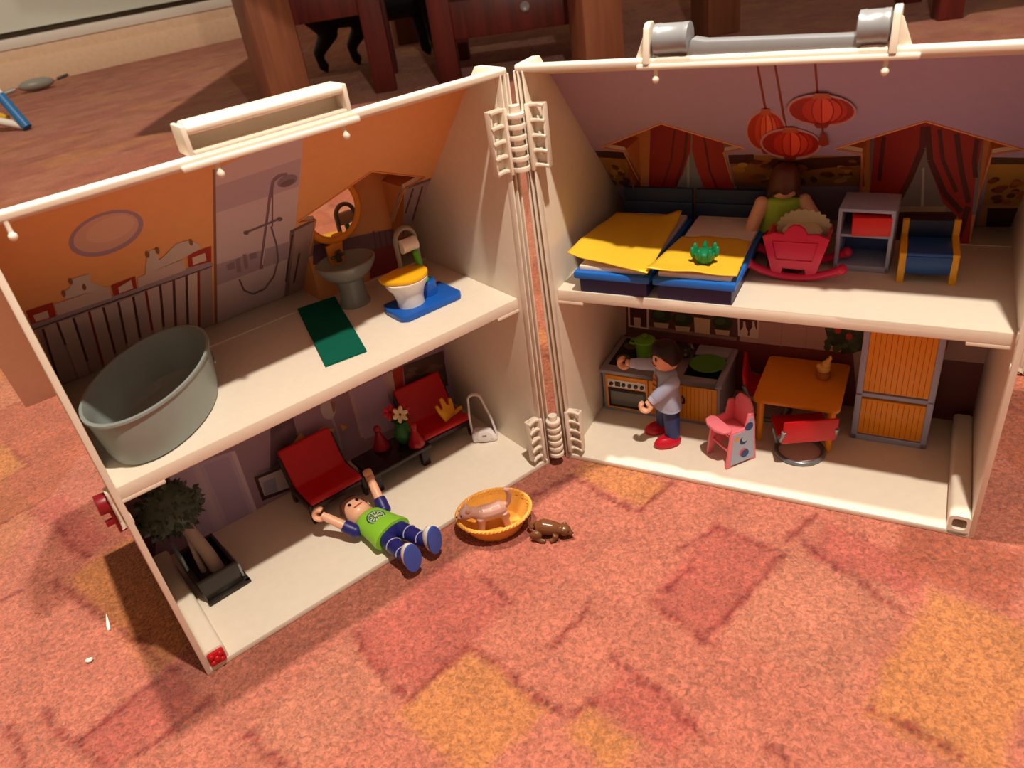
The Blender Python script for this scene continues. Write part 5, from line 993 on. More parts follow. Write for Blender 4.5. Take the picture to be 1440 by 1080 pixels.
# ------------------------------------------------------------------ toy figures
def frame_to(d, hint=(0, -1, 0)):
    z = Vector(d).normalized(); h = Vector(hint); x = h.cross(z)
    if x.length < 1e-4: x = Vector((1, 0, 0)).cross(z)
    x.normalize(); y = z.cross(x); return Matrix((x, y, z)).transposed().to_4x4()
def figure(t, c, arms, sit=False, hair='short', spread=0.0, fringe=6.78, face=True):
    """toy figure standing at z 0, facing -y; c = colours; arms = [(side, direction, hand twist)]"""
    s = 1.10; hsc = .95; hz = 0 if not sit else -2.45*s
    for sd in (-1, 1):
        lg = MB(); prof = [(.36, .45), (.40, .6), (.46, 1.6), (.52, 2.9), (.40, 3.25)]
        M = T(sd*(.48+3.0*math.sin(R(spread)))*s, .05, 0, ry=sd*-spread) if not sit else T(sd*.5*s, -.1, 3.0*s+hz, rx=-90) @ T(0, 0, -3.0*s, ) @ T(rx=180, z=3.0*s) @ T(0, 0, 0)
        if sit: M = T(sd*.52*s, -.2, .62) @ Matrix.Rotation(R(90), 4, 'X') @ T(0, 0, 0)
        def leg(mb, pr, z0=0):
            if sit: mb.lathe([(r*s, (3.2-z)*s-.1) for r, z in reversed(pr)], 16, sx=.98, sy=1.12, M=M)
            else: mb.lathe([(r*s, z*s) for r, z in pr], 16, sx=.98, sy=1.12, M=M)
        leg(lg, prof); L = lg.build('leg', c['trouser'], t)
        sh = MB()
        ring = [(.34, 0), (.56, .06), (.6, .3), (.52, .5), (.36, .66)]
        if sit: sh.lathe([(r*.95*s, z*s) for r, z in ring], 18, sx=.82, sy=1.25, M=M @ T(0, -.05, 2.75*s, rx=0) @ Matrix.Rotation(R(0), 4, 'X'))
        else: sh.lathe([(r*s, z*s) for r, z in ring], 20, c=(0, -.38*s, 0), sx=.84, sy=1.55, M=M)
        so = sh.build('shoe', c['shoe'], L)
        if c.get('sole') and not sit:
            MB().lathe([(.5*s, -.06), (.62*s, -.04), (.62*s, .1), (.5*s, .12)], 20, c=(0, -.38*s, 0), sx=.86, sy=1.57, M=M).build('shoe_sole', c['sole'], L)
        if c.get('seam') and not sit:
            sm = MB()
            for z, r in ((1.1, .455), (2.0, .50)): sm.tube([(r*s*math.cos(q)*1.0, r*s*math.sin(q)*1.14, z*s+.06*math.sin(q*2)) for q in [R(190+160*i/10) for i in range(11)]], .035, 6, M=M)
            sm.build('trouser_seam', c['seam'], L)
    z0 = hz; zn = 5.2*s+z0-5.2*hsc
    to = MB()
    to.lathe([(.6, 2.75), (1.2, 2.78), (1.22, 2.95), (1.1, 3.6), (1.0, 4.5), (.95, 5.0), (.8, 5.22), (.4, 5.35)], 26, sx=1.06*s, sy=.66*s, M=T(0, 0, z0) @ Matrix.Scale(s, 4, (0, 0, 1)))
    torso = to.build('torso', c['shirt'], t)
    if not sit:
        hp = MB().lathe([(.5, 2.5), (.93, 2.7), (.93, 3.2), (.5, 3.3)], 22, sx=1.0*s, sy=.66*s, M=T(0, 0, z0) @ Matrix.Scale(s, 4, (0, 0, 1))); hp.build('hips', c['trouser'], t)
    hd = MB(); hd.lathe([(.3, 5.2), (.34, 5.35), (.6, 5.42), (.82, 5.6), (.9, 5.95), (.9, 6.5), (.84, 6.85), (.6, 7.1), (.2, 7.2)], 26, M=T(0, 0, zn) @ Matrix.Scale(hsc, 4) )
    head = hd.build('head', 'skin', t)
    ey = MB()
    for sd in (-1, 1): ey.ball((sd*.33*hsc, -.86*hsc, 6.42*hsc+zn), .12*hsc, .06*hsc, .16*hsc, 10, 8)
    if face: ey.build('eye', 'eye', head)
    if face: MB().tube([(x*hsc, -(.9-.16*x*x)*hsc, (5.86+.35*x*x)*hsc+zn) for x in (-.34, -.2, 0, .2, .34)], .045*hsc, 6).build('mouth', 'stripe_red', head)
    ha = MB()
    n = 26; rows = 9; vs = []; fs = []
    for j in range(rows+1):
        f = j/rows
        for i in range(n):
            q = 2*math.pi*i/n; front = max(0, -math.sin(q))
            low = 6.0 if hair == 'short' else 5.0
            zb = low + (fringe-low)*min(1, front*1.5) + .1*math.sin(q*5)*(front > .3)
            zt = 7.48; a = f*math.pi/2
            z = zb + (zt-zb)*math.sin(a) if f < 1 else zt
            rr = (1.03 + .03*math.sin(7*q+j))*math.cos(a)**.45 if f < 1 else 0.02
            vs.append((rr*math.cos(q)*hsc, (rr*math.sin(q)+.04)*hsc, z*hsc+zn))
    for j in range(rows): fs += [(j*n+i, j*n+(i+1) % n, (j+1)*n+(i+1) % n, (j+1)*n+i) for i in range(n)]
    fs += [tuple(rows*n+i for i in range(n)), tuple(range(n-1, -1, -1))]
    ha.add(vs, fs); ha.build('hair', c['hair'], head)
    if hair == 'bun': MB().ball((0, 1.0*hsc, 6.9*hsc+zn), .5*hsc, nu=14, nv=10).build('hair_bun', c['hair'], head)
    for sd, d, tw in arms:
        sh0 = Vector((sd*1.12*s, 0, 4.92*s+z0)); F = Matrix.Translation(sh0) @ frame_to(d) 
        sl = c.get('sleeve_len', 1.5)
        ar = MB(); ar.ball((0, 0, 0), .42*s, nu=14, nv=10, M=F).lathe([(.3*s, 0), (.40*s, .1), (.40*s, sl*.7*s), (.37*s, sl*s), (.2*s, sl*s+.01)], 16, M=F)
        A = ar.build('arm', c['sleeve'], t)
        if sl < 1.4: MB().lathe([(.2*s, sl*s-.1), (.3*s, sl*s-.05), (.27*s, 1.75*s), (.24*s, 2.0*s), (.1*s, 2.02*s)], 14, M=F).build('forearm', 'skin', A)
        else: MB().lathe([(.2*s, sl*s-.1), (.33*s, sl*s-.05), (.32*s, (sl+.35)*s), (.1*s, (sl+.36)*s)], 14, M=F).build('cuff', c.get('cuff', c['sleeve']), A)
        hz_ = 2.0*s; hm = MB()
        M = F @ T(0, 0, hz_+.22*s, rz=tw)
        pts = [(0, .30*s*math.sin(q), .30*s*math.cos(q)+.12*s) for q in [R(-215+250*i/14+62) for i in range(15)]]
        hm.tube([(-.16*s*0, p[1], p[2]) for p in pts], [.15*s]+[.17*s]*13+[.13*s], 10, M=M, flat=1.7)
        hm.lathe([(.1*s, -.3*s), (.22*s, -.28*s), (.24*s, -.05*s), (.1*s, 0)], 12, M=M)
        hm.build('hand', 'skin', A)
    return torso, head
# ------------------------------------------------------------------ bathroom, left upper storey
t = thing('bathtub', 'L', 21.4, 4.95, HS, 'oval grey plastic bathtub standing in the bathroom corner', 'bathtub', rz=math.degrees(math.atan2(.8, .61)))
MB().lathe([(.1, .02), (.80, 0), (.86, .12), (.9, .6), (.955, 2.2), (.97, 2.75), (1.0, 2.82), (1.0, 2.95), (.955, 2.96), (.93, 2.75), (.9, 2.2), (.85, .6), (.74, .25), (.1, .22)], 56, sx=5.05, sy=2.85).build('tub_shell', 'grey_tub', t)
MB().box(-.7, .7, -.06, .06, -.28, -.12, T(3.3, -2.02, 1.75, rz=24)).build('tub_slot', 'grey_tub', t, bevel=.04)
t = thing('bath_mat', 'L', 10.6, 6.75, HS, 'dark green felt bath mat lying on the bathroom floor', 'mat')
n = 14; mb = MB(); vs = []; fs = []
cor = [(-(12.98-10.6), 2.63-6.75), (-(10.45-10.6), 2.27-6.75), (-(8.18-10.6), 10.72-6.75), (-(10.79-10.6), 11.1-6.75)]
for top in (0, 1):
    for j in range(n+1):
        for i in range(5):
            a, b = j/n, i/4; p0 = Vector(cor[0])*(1-a)+Vector(cor[3])*a; p1 = Vector(cor[1])*(1-a)+Vector(cor[2])*a; q = p0*(1-b)+p1*b
            vs.append((q.x, q.y, .02+.12*top+.05*math.sin(a*5)+(.12*max(0, a-.9)*10)))
m_ = (n+1)*5
for top in (0, 1): fs += [(top*m_+j*5+i, top*m_+j*5+i+1, top*m_+(j+1)*5+i+1, top*m_+(j+1)*5+i) for j in range(n) for i in range(4)]
per = [i for i in range(5)] + [j*5+4 for j in range(1, n+1)] + [n*5+i for i in range(3, -1, -1)] + [j*5 for j in range(n-1, 0, -1)]
fs += [(per[k], per[(k+1) % len(per)], per[(k+1) % len(per)]+m_, per[k]+m_) for k in range(len(per))]
mb.add(vs, fs).build('felt_sheet', 'rug_green', t)
t = thing('washbasin', 'L', 7.6, 8.9, HS, 'grey pedestal washbasin with a round orange framed mirror', 'washbasin')
MB().lathe([(.3, 0), (.98, 0), (1.0, .1), (.86, .5), (.82, 1.3), (.9, 2.0), (.5, 2.1)], 30, sx=1.05, sy=.95).build('pedestal', 'grey_ceramic', t)
MB().lathe([(.5, 1.85), (1.1, 1.9), (1.65, 2.35), (1.95, 2.85), (2.0, 3.05), (1.9, 3.12), (1.72, 2.98), (1.35, 2.5), (.7, 2.2), (.1, 2.15)], 40, c=(0, -.1, 0), sx=1.0, sy=.86).build('basin', 'grey_ceramic', t)
MB().box(-.55, .55, 1.05, 1.35, 2.3, 3.9).prism([(-.5, 3.0), (.5, 3.0), (.85, 4.6), (.0, 4.6)], 'y', 1.08, 1.3).build('mirror_stand', 'mirror_frame', t, bevel=.1)
MM = T(.45, 1.2, 6.15, rx=90)
mr = MB(); n = 40
mr.tube([(1.9*math.cos(2*math.pi*i/n), 2.05*math.sin(2*math.pi*i/n), 0) for i in range(n)], .26, 10, closed=True, M=MM).build('mirror_frame', 'mirror_frame', t)
MB().lathe([(.1, -.08), (1.78, -.08), (1.78, .1), (.1, .1)], 40, sx=1, sy=1.08, M=MM).build('mirror_glass', 'mirror', t, smooth=30)
MB().tube([(0, .85, 2.8), (0, .8, 3.4), (0, .5, 3.55), (0, .2, 3.4)], [.2, .18, .15, .13], 10).tube([(-.5, .85, 3.15), (.5, .85, 3.15)], .1, 8).build('tap', 'tap', t)
t = thing('toilet', 'L', 4.9, 4.95, HS, 'white toilet with yellow lid on a blue base with grey paper arch', 'toilet')
MB().prism([(-2.3, .5), (-2.25, -1.2), (-1.9, -1.55), (2.05, -1.55), (2.35, -1.2), (2.35, 1.3), (-2.0, 1.35)], 'z', 0, .42).build('base_tray', 'blue', t, bevel=.08)
MB().lathe([(.4, .4), (.8, .42), (.82, .9), (.95, 1.4), (1.25, 1.9), (1.3, 2.15), (.6, 2.2)], 30, c=(-.75, -.15, 0), sx=1.1, sy=.92).build('bowl', 'white', t)
ld = [(-2.3, .25), (-2.2, -.35)] + [(-.7+1.45*math.cos(q), -.1+1.22*math.sin(q)) for q in [R(-115+230*i/18) for i in range(19)]] + [(-2.2, .75)]
MB().prism(ld, 'z', 2.18, 2.48).build('seat_lid', 'yellow', t, bevel=.1)
MB().lathe([(.4, .4), (.74, .42), (.7, 1.25), (.6, 1.32), (.45, 1.3)], 20, c=(.75, .35, 0)).build('brush_holder', 'blue', t)
aw = [(x, 1.0, z) for x, z in [(-.35, .4), (-.35, 4.0)] + [(.35+.7*math.cos(R(180-180*i/10)), 4.1+.75*math.sin(R(180-180*i/10))) for i in range(11)] + [(1.05, 4.0), (1.05, .4)]]
MB().tube(aw, .15, 10, flat=1.3).build('paper_arch', 'grey_arch', t)
MB().lathe([(.1, -.55), (.44, -.55), (.44, .55), (.1, .55)], 20, M=T(.35, .75, 3.8, ry=90)).build('paper_roll', 'white', t)
t = thing('toilet_brush', 'L', 4.15, 5.3, HS+1.3, 'bright green toilet brush standing in the blue holder', 'brush')
MB().lathe([(.1, -.55), (.22, -.5), (.16, .1), (.14, .6), (.2, .62), (.2, .75), (.13, .8), (.17, 1.4), (.2, 2.0), (.16, 2.1), (.05, 2.12)], 14, M=T(ry=-6)).build('brush_handle', 'green', t)
MB().lathe([(.1, .0), (.32, .02), (.32, .14), (.1, .16)], 14).build('brush_collar', 'green', t)
# ------------------------------------------------------------------ sitting room, left lower storey
def armchair(u, v, rz, label):
    t = thing('armchair', 'L', u, v, FL, label, 'armchair', rz=rz, group='red armchairs in the sitting room')
    pr = [(-1.75, 1.55), (-1.8, 1.85), (-1.6, 2.0), (-.2, 1.75), (.75, 1.75), (1.3, 2.5), (2.05, 4.15), (2.3, 4.15), (2.4, 3.95), (1.7, 2.3), (1.2, 1.4), (.6, 1.2), (-.4, 1.3)]
    MB().prism(pr, 'x', -1.95, 1.95).build('cushion_shell', 'chair_red', t, bevel=.1)
    for sd in (-1, 1):
        f = MB(); x0, x1 = (sd*2.0-.14, sd*2.0+.14)
        f.prism([(-1.65, 0), (-1.2, 0), (-1.15, 1.0), (1.2, .95), (1.5, 0), (1.95, 0), (1.7, 1.3), (2.35, 3.6), (2.1, 3.7), (1.3, 1.7), (.6, 1.5), (-1.6, 1.55)], 'x', x0, x1).build('side_frame', 'frame_brown', t, bevel=.05)
    MB().box(-1.95, 1.95, -1.55, -1.2, .95, 1.35).box(-1.95, 1.95, 1.2, 1.5, .95, 1.3).build('cross_rail', 'frame_brown', t, bevel=.05)
armchair(13.45, 8.15, 0, 'red armchair behind the head of the lying green shirted figure')
armchair(4.0, 8.35, -4, 'red armchair with a small yellow crown on its seat')
t = thing('coffee_table', 'L', 8.55, 7.4, FL, 'low dark brown coffee table between the two red armchairs', 'coffee table')
MB().box(-2.55, 2.55, -1.45, 1.5, 1.4, 1.72).build('table_top', 'table_brown', t, bevel=.07)
for x in (-2.0, 2.0):
    for y in (-1.05, 1.05): MB().box(x-.3, x+.3, y-.25, y+.25, 0, 1.45).build('leg', 'table_brown', t, bevel=.05)
zt = FL+1.72
t = thing('flower_vase', 'L', 7.1, 7.75, zt, 'green vase with red and white flowers on the coffee table', 'vase')
MB().lathe([(.2, 0), (.42, .02), (.68, .5), (.72, .85), (.55, 1.3), (.36, 1.55), (.46, 1.8), (.4, 1.8), (.3, 1.5)], 24).build('vase_body', 'bottle_green', t)
def flower(parent, mat, x, y, z, r, petals):
    mb = MB()
    for k in range(petals):
        a = 2*math.pi*k/petals; mb.ball((.55*r, 0, 0), .52*r, .3*r, .14*r, 10, 6, M=T(x, y, z, rx=55) @ T(rz=math.degrees(a)) @ T(ry=-15))
    mb.ball((x, y, z), .25*r, nu=8, nv=6); o = mb.build('flower', mat, parent)
    MB().ball((x, y-.12*r, z+.1*r), .16*r, nu=8, nv=6).build('flower_heart', 'ink', o)
    MB().tube([(x*.3, y*.3, 1.5), (x*.8, y*.8, z-.5), (x, y+.05, z)], .05, 6).build('stem', 'bottle_green', o)
flower(t, 'petal_white', .02, -.1, 2.35, .62, 6); flower(t, 'petal_red', -.5, .35, 2.6, .6, 6); flower(t, 'petal_red', .55, .25, 2.35, .5, 6)
lf = MB()
for k in range(8): lf.ball((.45, 0, 0), .4, .16, .05, 8, 6, M=T(0, 0, 1.8, rz=45*k) @ T(ry=-25))
lf.build('leaf', 'bottle_green', t)
def carafe(u, v, label, mat):
    t = thing('carafe', 'L', u, v, zt, label, 'carafe', group='red carafes on the coffee table')
    MB().lathe([(.2, 0), (.6, .02), (.64, .2), (.3, 1.0), (.2, 1.3), (.22, 1.5), (.12, 1.52)], 22).build('carafe_body', mat, t)
    MB().lathe([(.08, 1.5), (.26, 1.58), (.28, 1.75), (.18, 1.92), (.05, 1.95)], 16).build('stopper', mat, t)
carafe(6.75, 6.65, 'red carafe on the coffee table in front of the green vase', 'glass_red')
carafe(8.75, 8.35, 'dark red carafe at the back of the coffee table', 'dark_red')
t = thing('crown_toy', 'L', 3.35, 7.3, FL+1.92, 'small translucent yellow crown lying on the red armchair seat', 'crown', rz=18, rx=-18)
cr = MB(); n = 36; 
cr.prism([(-.55, 0)] + [(-.75, .9), (-.8, 1.5), (-.6, 1.55), (-.45, 1.0), (-.2, 1.05), (-.15, 1.75), (.15, 1.75), (.25, 1.05), (.5, .9), (.7, 1.35), (.9, 1.25), (.8, .6), (.6, 0)], 'y', -.12, .12).build('crown_band', 'amber', t, bevel=.08)
MB().box(.4, 1.5, -.12, .12, -.05, .25).build('crown_stem', 'amber', t, bevel=.08)
t = thing('handbag', 'L', 1.75, 5.35, FL, 'white handbag with a tall loop strap beside the red armchair', 'handbag', rz=-38)
MB().prism([(-.95, .05), (-.98, .9), (-.6, 1.05), (.5, .85), (.95, .35), (.9, 0)], 'y', -.42, .42).build('bag_body', 'bag_white', t, bevel=.18)
MB().prism([(.55*math.cos(q), .62+.5*math.sin(q)) for q in [2*math.pi*i/16 for i in range(16)]], 'y', -.52, -.4).build('bag_flap', 'bag_white', t, bevel=.06)
MB().box(-.16, .16, -.56, -.5, .68, .78).build('bag_clasp', 'grey_arch', t)
sp = [(-.9, 0, .8), (-.92, 0, 2.2), (-.8, 0, 3.5)] + [(-.3+.5*math.cos(R(180-180*i/8)), 0, 3.7+.45*math.sin(R(180-180*i/8))) for i in range(9)] + [(.3, 0, 3.3), (.65, 0, 2.0), (.9, 0, .4)]
MB().tube(sp, .09, 8, flat=1.6).build('strap', 'bag_white', t)
t = thing('potted_tree', 'L', 22.55, 6.9, FL, 'small tree with dark foliage in a black planter by the outer wall', 'potted tree', rz=3)
pl = MB(); o_ = [(-1.35, -2.1), (1.2, -2.1), (1.2, 2.0), (-1.35, 2.0)]; i_ = [(x*.8, y*.82) for x, y in o_]; vs = [(x*.92, y*.95, 0) for x, y in o_]+[(x, y, 1.75) for x, y in o_]+[(x, y, 1.75) for x, y in i_]+[(x, y, 1.0) for x, y in i_]
fs = [(0, 3, 2, 1), (12, 13, 14, 15)]
for r in range(3): fs += [(r*4+i, r*4+(i+1) % 4, (r+1)*4+(i+1) % 4, (r+1)*4+i) for i in range(4)]
pl.add(vs, fs).build('planter_box', 'planter', t, bevel=.08)
MB().box(-1.3, 1.5, -2.35, -2.0, 0, .22).box(1.15, 1.5, -2.3, 1.6, 0, .22).build('planter_foot', 'planter', t, bevel=.06)
MB().box(1.18, 1.34, -1.9, .6, .35, 1.35).build('side_plate', 'planter_side', t, bevel=.06)
MB().box(-1.0, .9, -1.6, 1.6, .95, 1.25).build('soil', 'soil', t, bevel=.1)
MB().box(-1.35, -1.2, -.6, 1.2, 1.6, 2.9, T(0, .3, 0)).build('pale_panel', 'pale_blue', t, bevel=.05)
MB().tube([(.2, -.9, 1.1), (.1, -.6, 2.4), (-.1, -.3, 3.6), (-.3, 0, 5.0), (-.4, .1, 6.4)], [.46, .42, .4, .34, .25], 12).build('trunk', 'trunk', t)
MB().tube([(-.5, -.5, 1.1), (-.5, -.2, 2.4), (-.4, 0, 3.8), (-.6, .2, 5.2)], [.2, .18, .16, .12], 10).build('trunk', 'trunk', t)
lv = MB(); random.seed(11)
for k in range(420):
    q = random.uniform(0, 2*math.pi); w = random.uniform(-.8, 1); rr = math.sqrt(1-w*w)
    p = Vector((2.05*rr*math.cos(q), 1.8*rr*math.sin(q), 1.75*w))*random.uniform(.75, 1.02)
    M = Matrix.Translation(p+Vector((-.65, .5, 5.9))) @ frame_to(p, (random.uniform(-1, 1), random.uniform(-1, 1), .2))
    a = random.uniform(.28, .45)
    lv.add([(-a*.5, 0, -.05), (0, -a*.2, a*.55), (a*.5, 0, -.05), (0, a*.25, -.22), (0, 0, .02)], [(0, 1, 4), (1, 2, 4), (2, 3, 4), (3, 0, 4)], M)
fo = lv.build('foliage', 'leaf_dark', t, smooth=0, flip=False); tag(fo, kind='stuff')
MB().ball((-.65, .5, 5.9), 1.75, 1.5, 1.5, 16, 12).build('foliage_core', 'leaf_dark', t)
# figure lying on its back across the front edge of the sitting room floor
t = thing('toy_figure', 'L', 12.05, -2.3, FL+.9, 'toy figure in green shirt and blue trousers lying on its back', 'toy figure', rz=10, rx=-90)
figure(t, dict(shirt='shirt_green', sleeve='trouser_blue', sleeve_len=.75, trouser='trouser_blue', shoe='shoe_white', sole='shoe_blue', hair='hair_brown', seam='pale_line'),
       [(-1, (-.42, -.5, .85), 20), (1, (.3, -.62, .8), -10)], spread=7)
def disc(u, z, r, n=20): return [(u+r*math.cos(2*math.pi*i/n), z+r*math.sin(2*math.pi*i/n)) for i in range(n)]
ro = [('#1e3a5c', disc(0, 4.35, .62)), ('#b9d890', disc(0, 4.35, .54)), ('#1e4a50', disc(0, 4.35, .48))]
for k in range(12):
    a = 2*math.pi*k/12; ro.append(('#c8dca0', [(.16*math.cos(a-.1), 4.35+.16*math.sin(a-.1)), (.44*math.cos(a-.12), 4.35+.44*math.sin(a-.12)), (.44*math.cos(a+.12), 4.35+.44*math.sin(a+.12)), (.16*math.cos(a+.1), 4.35+.16*math.sin(a+.1))]))
ro.append(('#c8dca0', disc(0, 4.35, .12)))
painted('chest_emblem', ro, lambda u, z, l: (u, -(.76-.14*u*u)-l, z*1.04), t, step=.004)
# ------------------------------------------------------------------ bedroom, right upper storey
def bed(u, label):
    t = thing('toy_bed', 'R', u, 5.3, HS, label, 'bed', group='blue beds side by side')
    MB().box(-2.15, 2.15, -4.75, 4.5, 0, 1.05).build('drawer_base', 'navy', t, bevel=.06)
    MB().box(-2.4, 2.4, -5.05, 4.75, 1.0, 1.45).build('bed_tray', 'bed_blue', t, bevel=.08)
    MB().box(-2.15, 2.1, -4.7, 4.3, 1.4, 1.75).build('mattress', 'sheet', t, bevel=.1)
    MB().box(-2.4, 2.4, 4.4, 4.75, 1.0, 3.5).build('headboard', 'headboard', t, bevel=.08)
    MB().box(-2.4, 2.4, 4.25, 4.45, 1.5, 2.6).build('head_shelf', 'headboard', t, bevel=.06)
bed(4.25, 'blue toy bed standing next to the hinge wall'); bed(9.25, 'blue toy bed with the green cup on its blanket')
def blanket(corners, zs, fold, label, u, v, seed):
    t = thing('blanket', 'R', u, v, HS+1.76, label, 'blanket', group='yellow blankets on the beds')
    random.seed(seed); nx, ny = 22, 26; vs = []; c = [Vector((a-u, b-v, 0)) for a, b in corners]
    ph = [random.uniform(0, 6) for _ in range(6)]
    for j in range(ny+1):
        for i in range(nx+1):
            a, b = i/nx, j/ny
            p = (c[0]*(1-a)+c[1]*a)*(1-b)+(c[3]*(1-a)+c[2]*a)*b
            z = (zs[0]*(1-a)+zs[1]*a)*(1-b)+(zs[3]*(1-a)+zs[2]*a)*b + .03 + .06*math.sin(a*5+ph[0])*math.sin(b*6+ph[1]) + .03*math.sin(a*13+b*9+ph[2]) + .06
            z += fold(a, b)
            vs.append((p.x, p.y+.08*math.sin(a*7+ph[3]), max(z, .03)))
    fs = [(j*(nx+1)+i, j*(nx+1)+i+1, (j+1)*(nx+1)+i+1, (j+1)*(nx+1)+i) for j in range(ny) for i in range(nx)]
    o = MB().add(vs, fs).build('blanket_cloth', 'blanket', t)
    md = o.modifiers.new('thickness', 'SOLIDIFY'); md.thickness = .0007; md.offset = 1
blanket([(1.3, .9), (6.75, -.2), (6.35, 8.3), (1.75, 8.5)], [.3, .1, .15, .25], lambda a, b: .45*max(0, 1-a*2.2)*max(0, 1-abs(b-.25)*2)+.35*max(0, (b-.85)/.15)*max(0, a-.7)*3+.25*math.exp(-((a-.95)/.12)**2)*b, 'rumpled yellow blanket on the bed beside the hinge wall', 4.2, 4.2, 3)
blanket([(6.65, -.1), (11.7, .55), (11.35, 5.6), (7.1, 5.7)], [.25, .08, .02, .1], lambda a, b: .25*max(0, 1-b*5)*max(0, 1-a*1.6), 'yellow blanket holding the small green cup', 9.2, 2.8, 8)
t = thing('toy_cup', 'R', 9.5, 1.95, HS+1.98, 'small green lobed cup standing on the yellow blanket', 'cup')
MB().lathe([(.2, 0), (.42, .03), (.62, .35), (.66, .6), (.55, .62), (.5, .4), (.3, .2), (.05, .18)], 22).build('cup_bowl', 'cup_green', t)
for k in range(7):
    a = 360*k/7; MB().ball((.62, 0, .72), .15, .16, .34, 10, 8, M=T(rz=a) @ T(ry=6)).build('cup_lobe', 'cup_green', t)
t = thing('cradle', 'R', 14.1, 5.5, HS, 'pink red rocking cradle standing between the bed and the nightstand', 'cradle')
def crpanel(y0, y1, full):
    top = [(-1.85, 2.75), (-1.2, 3.0), (-.65, 2.95), (-.45, 3.3), (-.15, 3.5), (.15, 3.5), (.45, 3.3), (.65, 2.95), (1.2, 3.0), (1.85, 2.75)]
    return MB().prism([(1.2, .35), (.7, .35), (.6, .85), (-.6, .85), (-.7, .35), (-1.2, .35)] + top, 'y', y0, y1)
crpanel(-1.25, -1.0, 1).build('end_panel', 'pink_red', t, bevel=.06); MB().prism([(1.2, .35), (.7, .35), (.6, .85), (-.6, .85), (-.7, .35), (-1.2, .35), (-1.75, 2.4), (1.75, 2.4)], 'y', 1.2, 1.45).build('end_panel', 'pink_red', t, bevel=.06)
ip = MB(); fr_ = [(-1.25, 2.45), (1.25, 2.45), (1.0, 1.35), (-1.0, 1.35)]
ip.tube([(x, -1.26, z) for x, z in fr_], .06, 6, closed=True).build('panel_moulding', 'pink_red', t)
for sd in (-1, 1): MB().prism([(sd*1.05, .7), (sd*1.2, .7), (sd*1.75, 2.6), (sd*1.6, 2.6)], 'y', -1.1, 1.3).build('side_board', 'pink_red', t, bevel=.04)
MB().box(-1.1, 1.1, -1.1, 1.3, .75, .95).build('cradle_floor', 'pink_red', t)
for y in (-1.12, 1.32):
    rk = [(-2.6+5.2*i/16, y, .25+.7*abs(i/8-1)**2.0) for i in range(17)]
    MB().tube(rk, [.26]+[.23]*15+[.26], 10).ball(rk[0], .31, nu=10, nv=8).ball(rk[-1], .31, nu=10, nv=8).build('rocker', 'pink_red', t)
t = thing('cradle_bedding', 'R', 14.2, 6.1, HS+.98, 'cream frilled pillow lying inside the pink cradle', 'pillow')
MB().lathe([(.2, 0), (.95, .1), (1.1, .9), (1.15, 1.5), (.9, 1.8), (.3, 1.85)], 28, sx=1.0, sy=.7).build('pillow_cushion', 'frill', t)
sc = [((1.55+.07*math.cos(12*R(q)*2))*math.cos(R(q)), 1.35+(1.2+.07*math.cos(24*R(q)))*math.sin(R(q))) for q in range(0, 181, 4)]
MB().prism([(1.35, .6)] + sc + [(-1.35, .6)], 'y', .55, .75).build('pillow_frill', 'frill', t, bevel=.03)
t = thing('toy_figure', 'R', 12.5, 8.9, HS+.55, 'brown haired toy figure in a green top sitting behind the cradle', 'toy figure', rz=16, rx=8)
figure(t, dict(shirt='lime', sleeve='skin', sleeve_len=1.5, trouser='dark_red', shoe='dark_red', hair='hair_brown', cuff='skin'), [(-1, (-.35, -.35, -.8), 0), (1, (.45, -.6, -.6), 0)], sit=True, hair='long', fringe=6.0, face=False)
t = thing('nightstand', 'R', 17.6, 7.7, HS, 'grey nightstand with an open compartment below a red drawer', 'nightstand', rz=-2)
MB().box(-1.5, -1.28, -1.4, 1.4, 0, 3.75).build('side_board', 'lilac_grey', t, bevel=.04); MB().box(1.28, 1.5, -1.4, 1.4, 0, 3.75).build('side_board', 'lilac_grey', t, bevel=.04)
MB().box(-1.5, 1.5, -1.4, 1.4, 3.6, 3.82).build('top_board', 'lilac_grey', t, bevel=.06); MB().box(-1.5, 1.5, -1.4, 1.4, 0, .38).build('plinth', 'lilac_grey', t, bevel=.05)
MB().box(-1.3, 1.3, -1.3, 1.3, 2.1, 2.25).build('shelf_board', 'lilac_grey', t); MB().box(-1.3, 1.3, 1.1, 1.35, .3, 3.7).build('back_board', 'slate_blue', t)  # back board in a darker, bluer colour than the frame
MB().box(-1.0, 1.05, -1.3, 1.0, 0, 1.1, T(.15, -.3, 2.3, rz=8)).build('drawer', 'drawer_red', t, bevel=.05)
t = thing('toy_bench', 'R', 20.95, 6.75, HS, 'blue and yellow bench with a backrest beside the nightstand', 'bench', rz=3)
for sd in (-1, 1): MB().prism([(-1.5, 0), (-1.1, 0), (-.9, .7), (1.1, .7), (1.2, 0), (1.5, 0), (1.45, 2.75), (1.15, 2.75), (1.1, 1.9), (-1.35, 1.75)], 'x', sd*1.3-.18, sd*1.3+.18).build('end_frame', 'bench_yellow', t, bevel=.05)
MB().box(-1.15, 1.15, -1.35, 1.1, 1.5, 1.78).build('seat', 'bench_blue', t, bevel=.08); MB().box(-1.15, 1.15, -1.4, -1.2, .55, 1.6).build('front_panel', 'bench_blue', t, bevel=.05)
MB().box(-1.15, 1.15, 1.18, 1.4, 1.6, 2.7).build('backrest', 'headboard', t, bevel=.05)
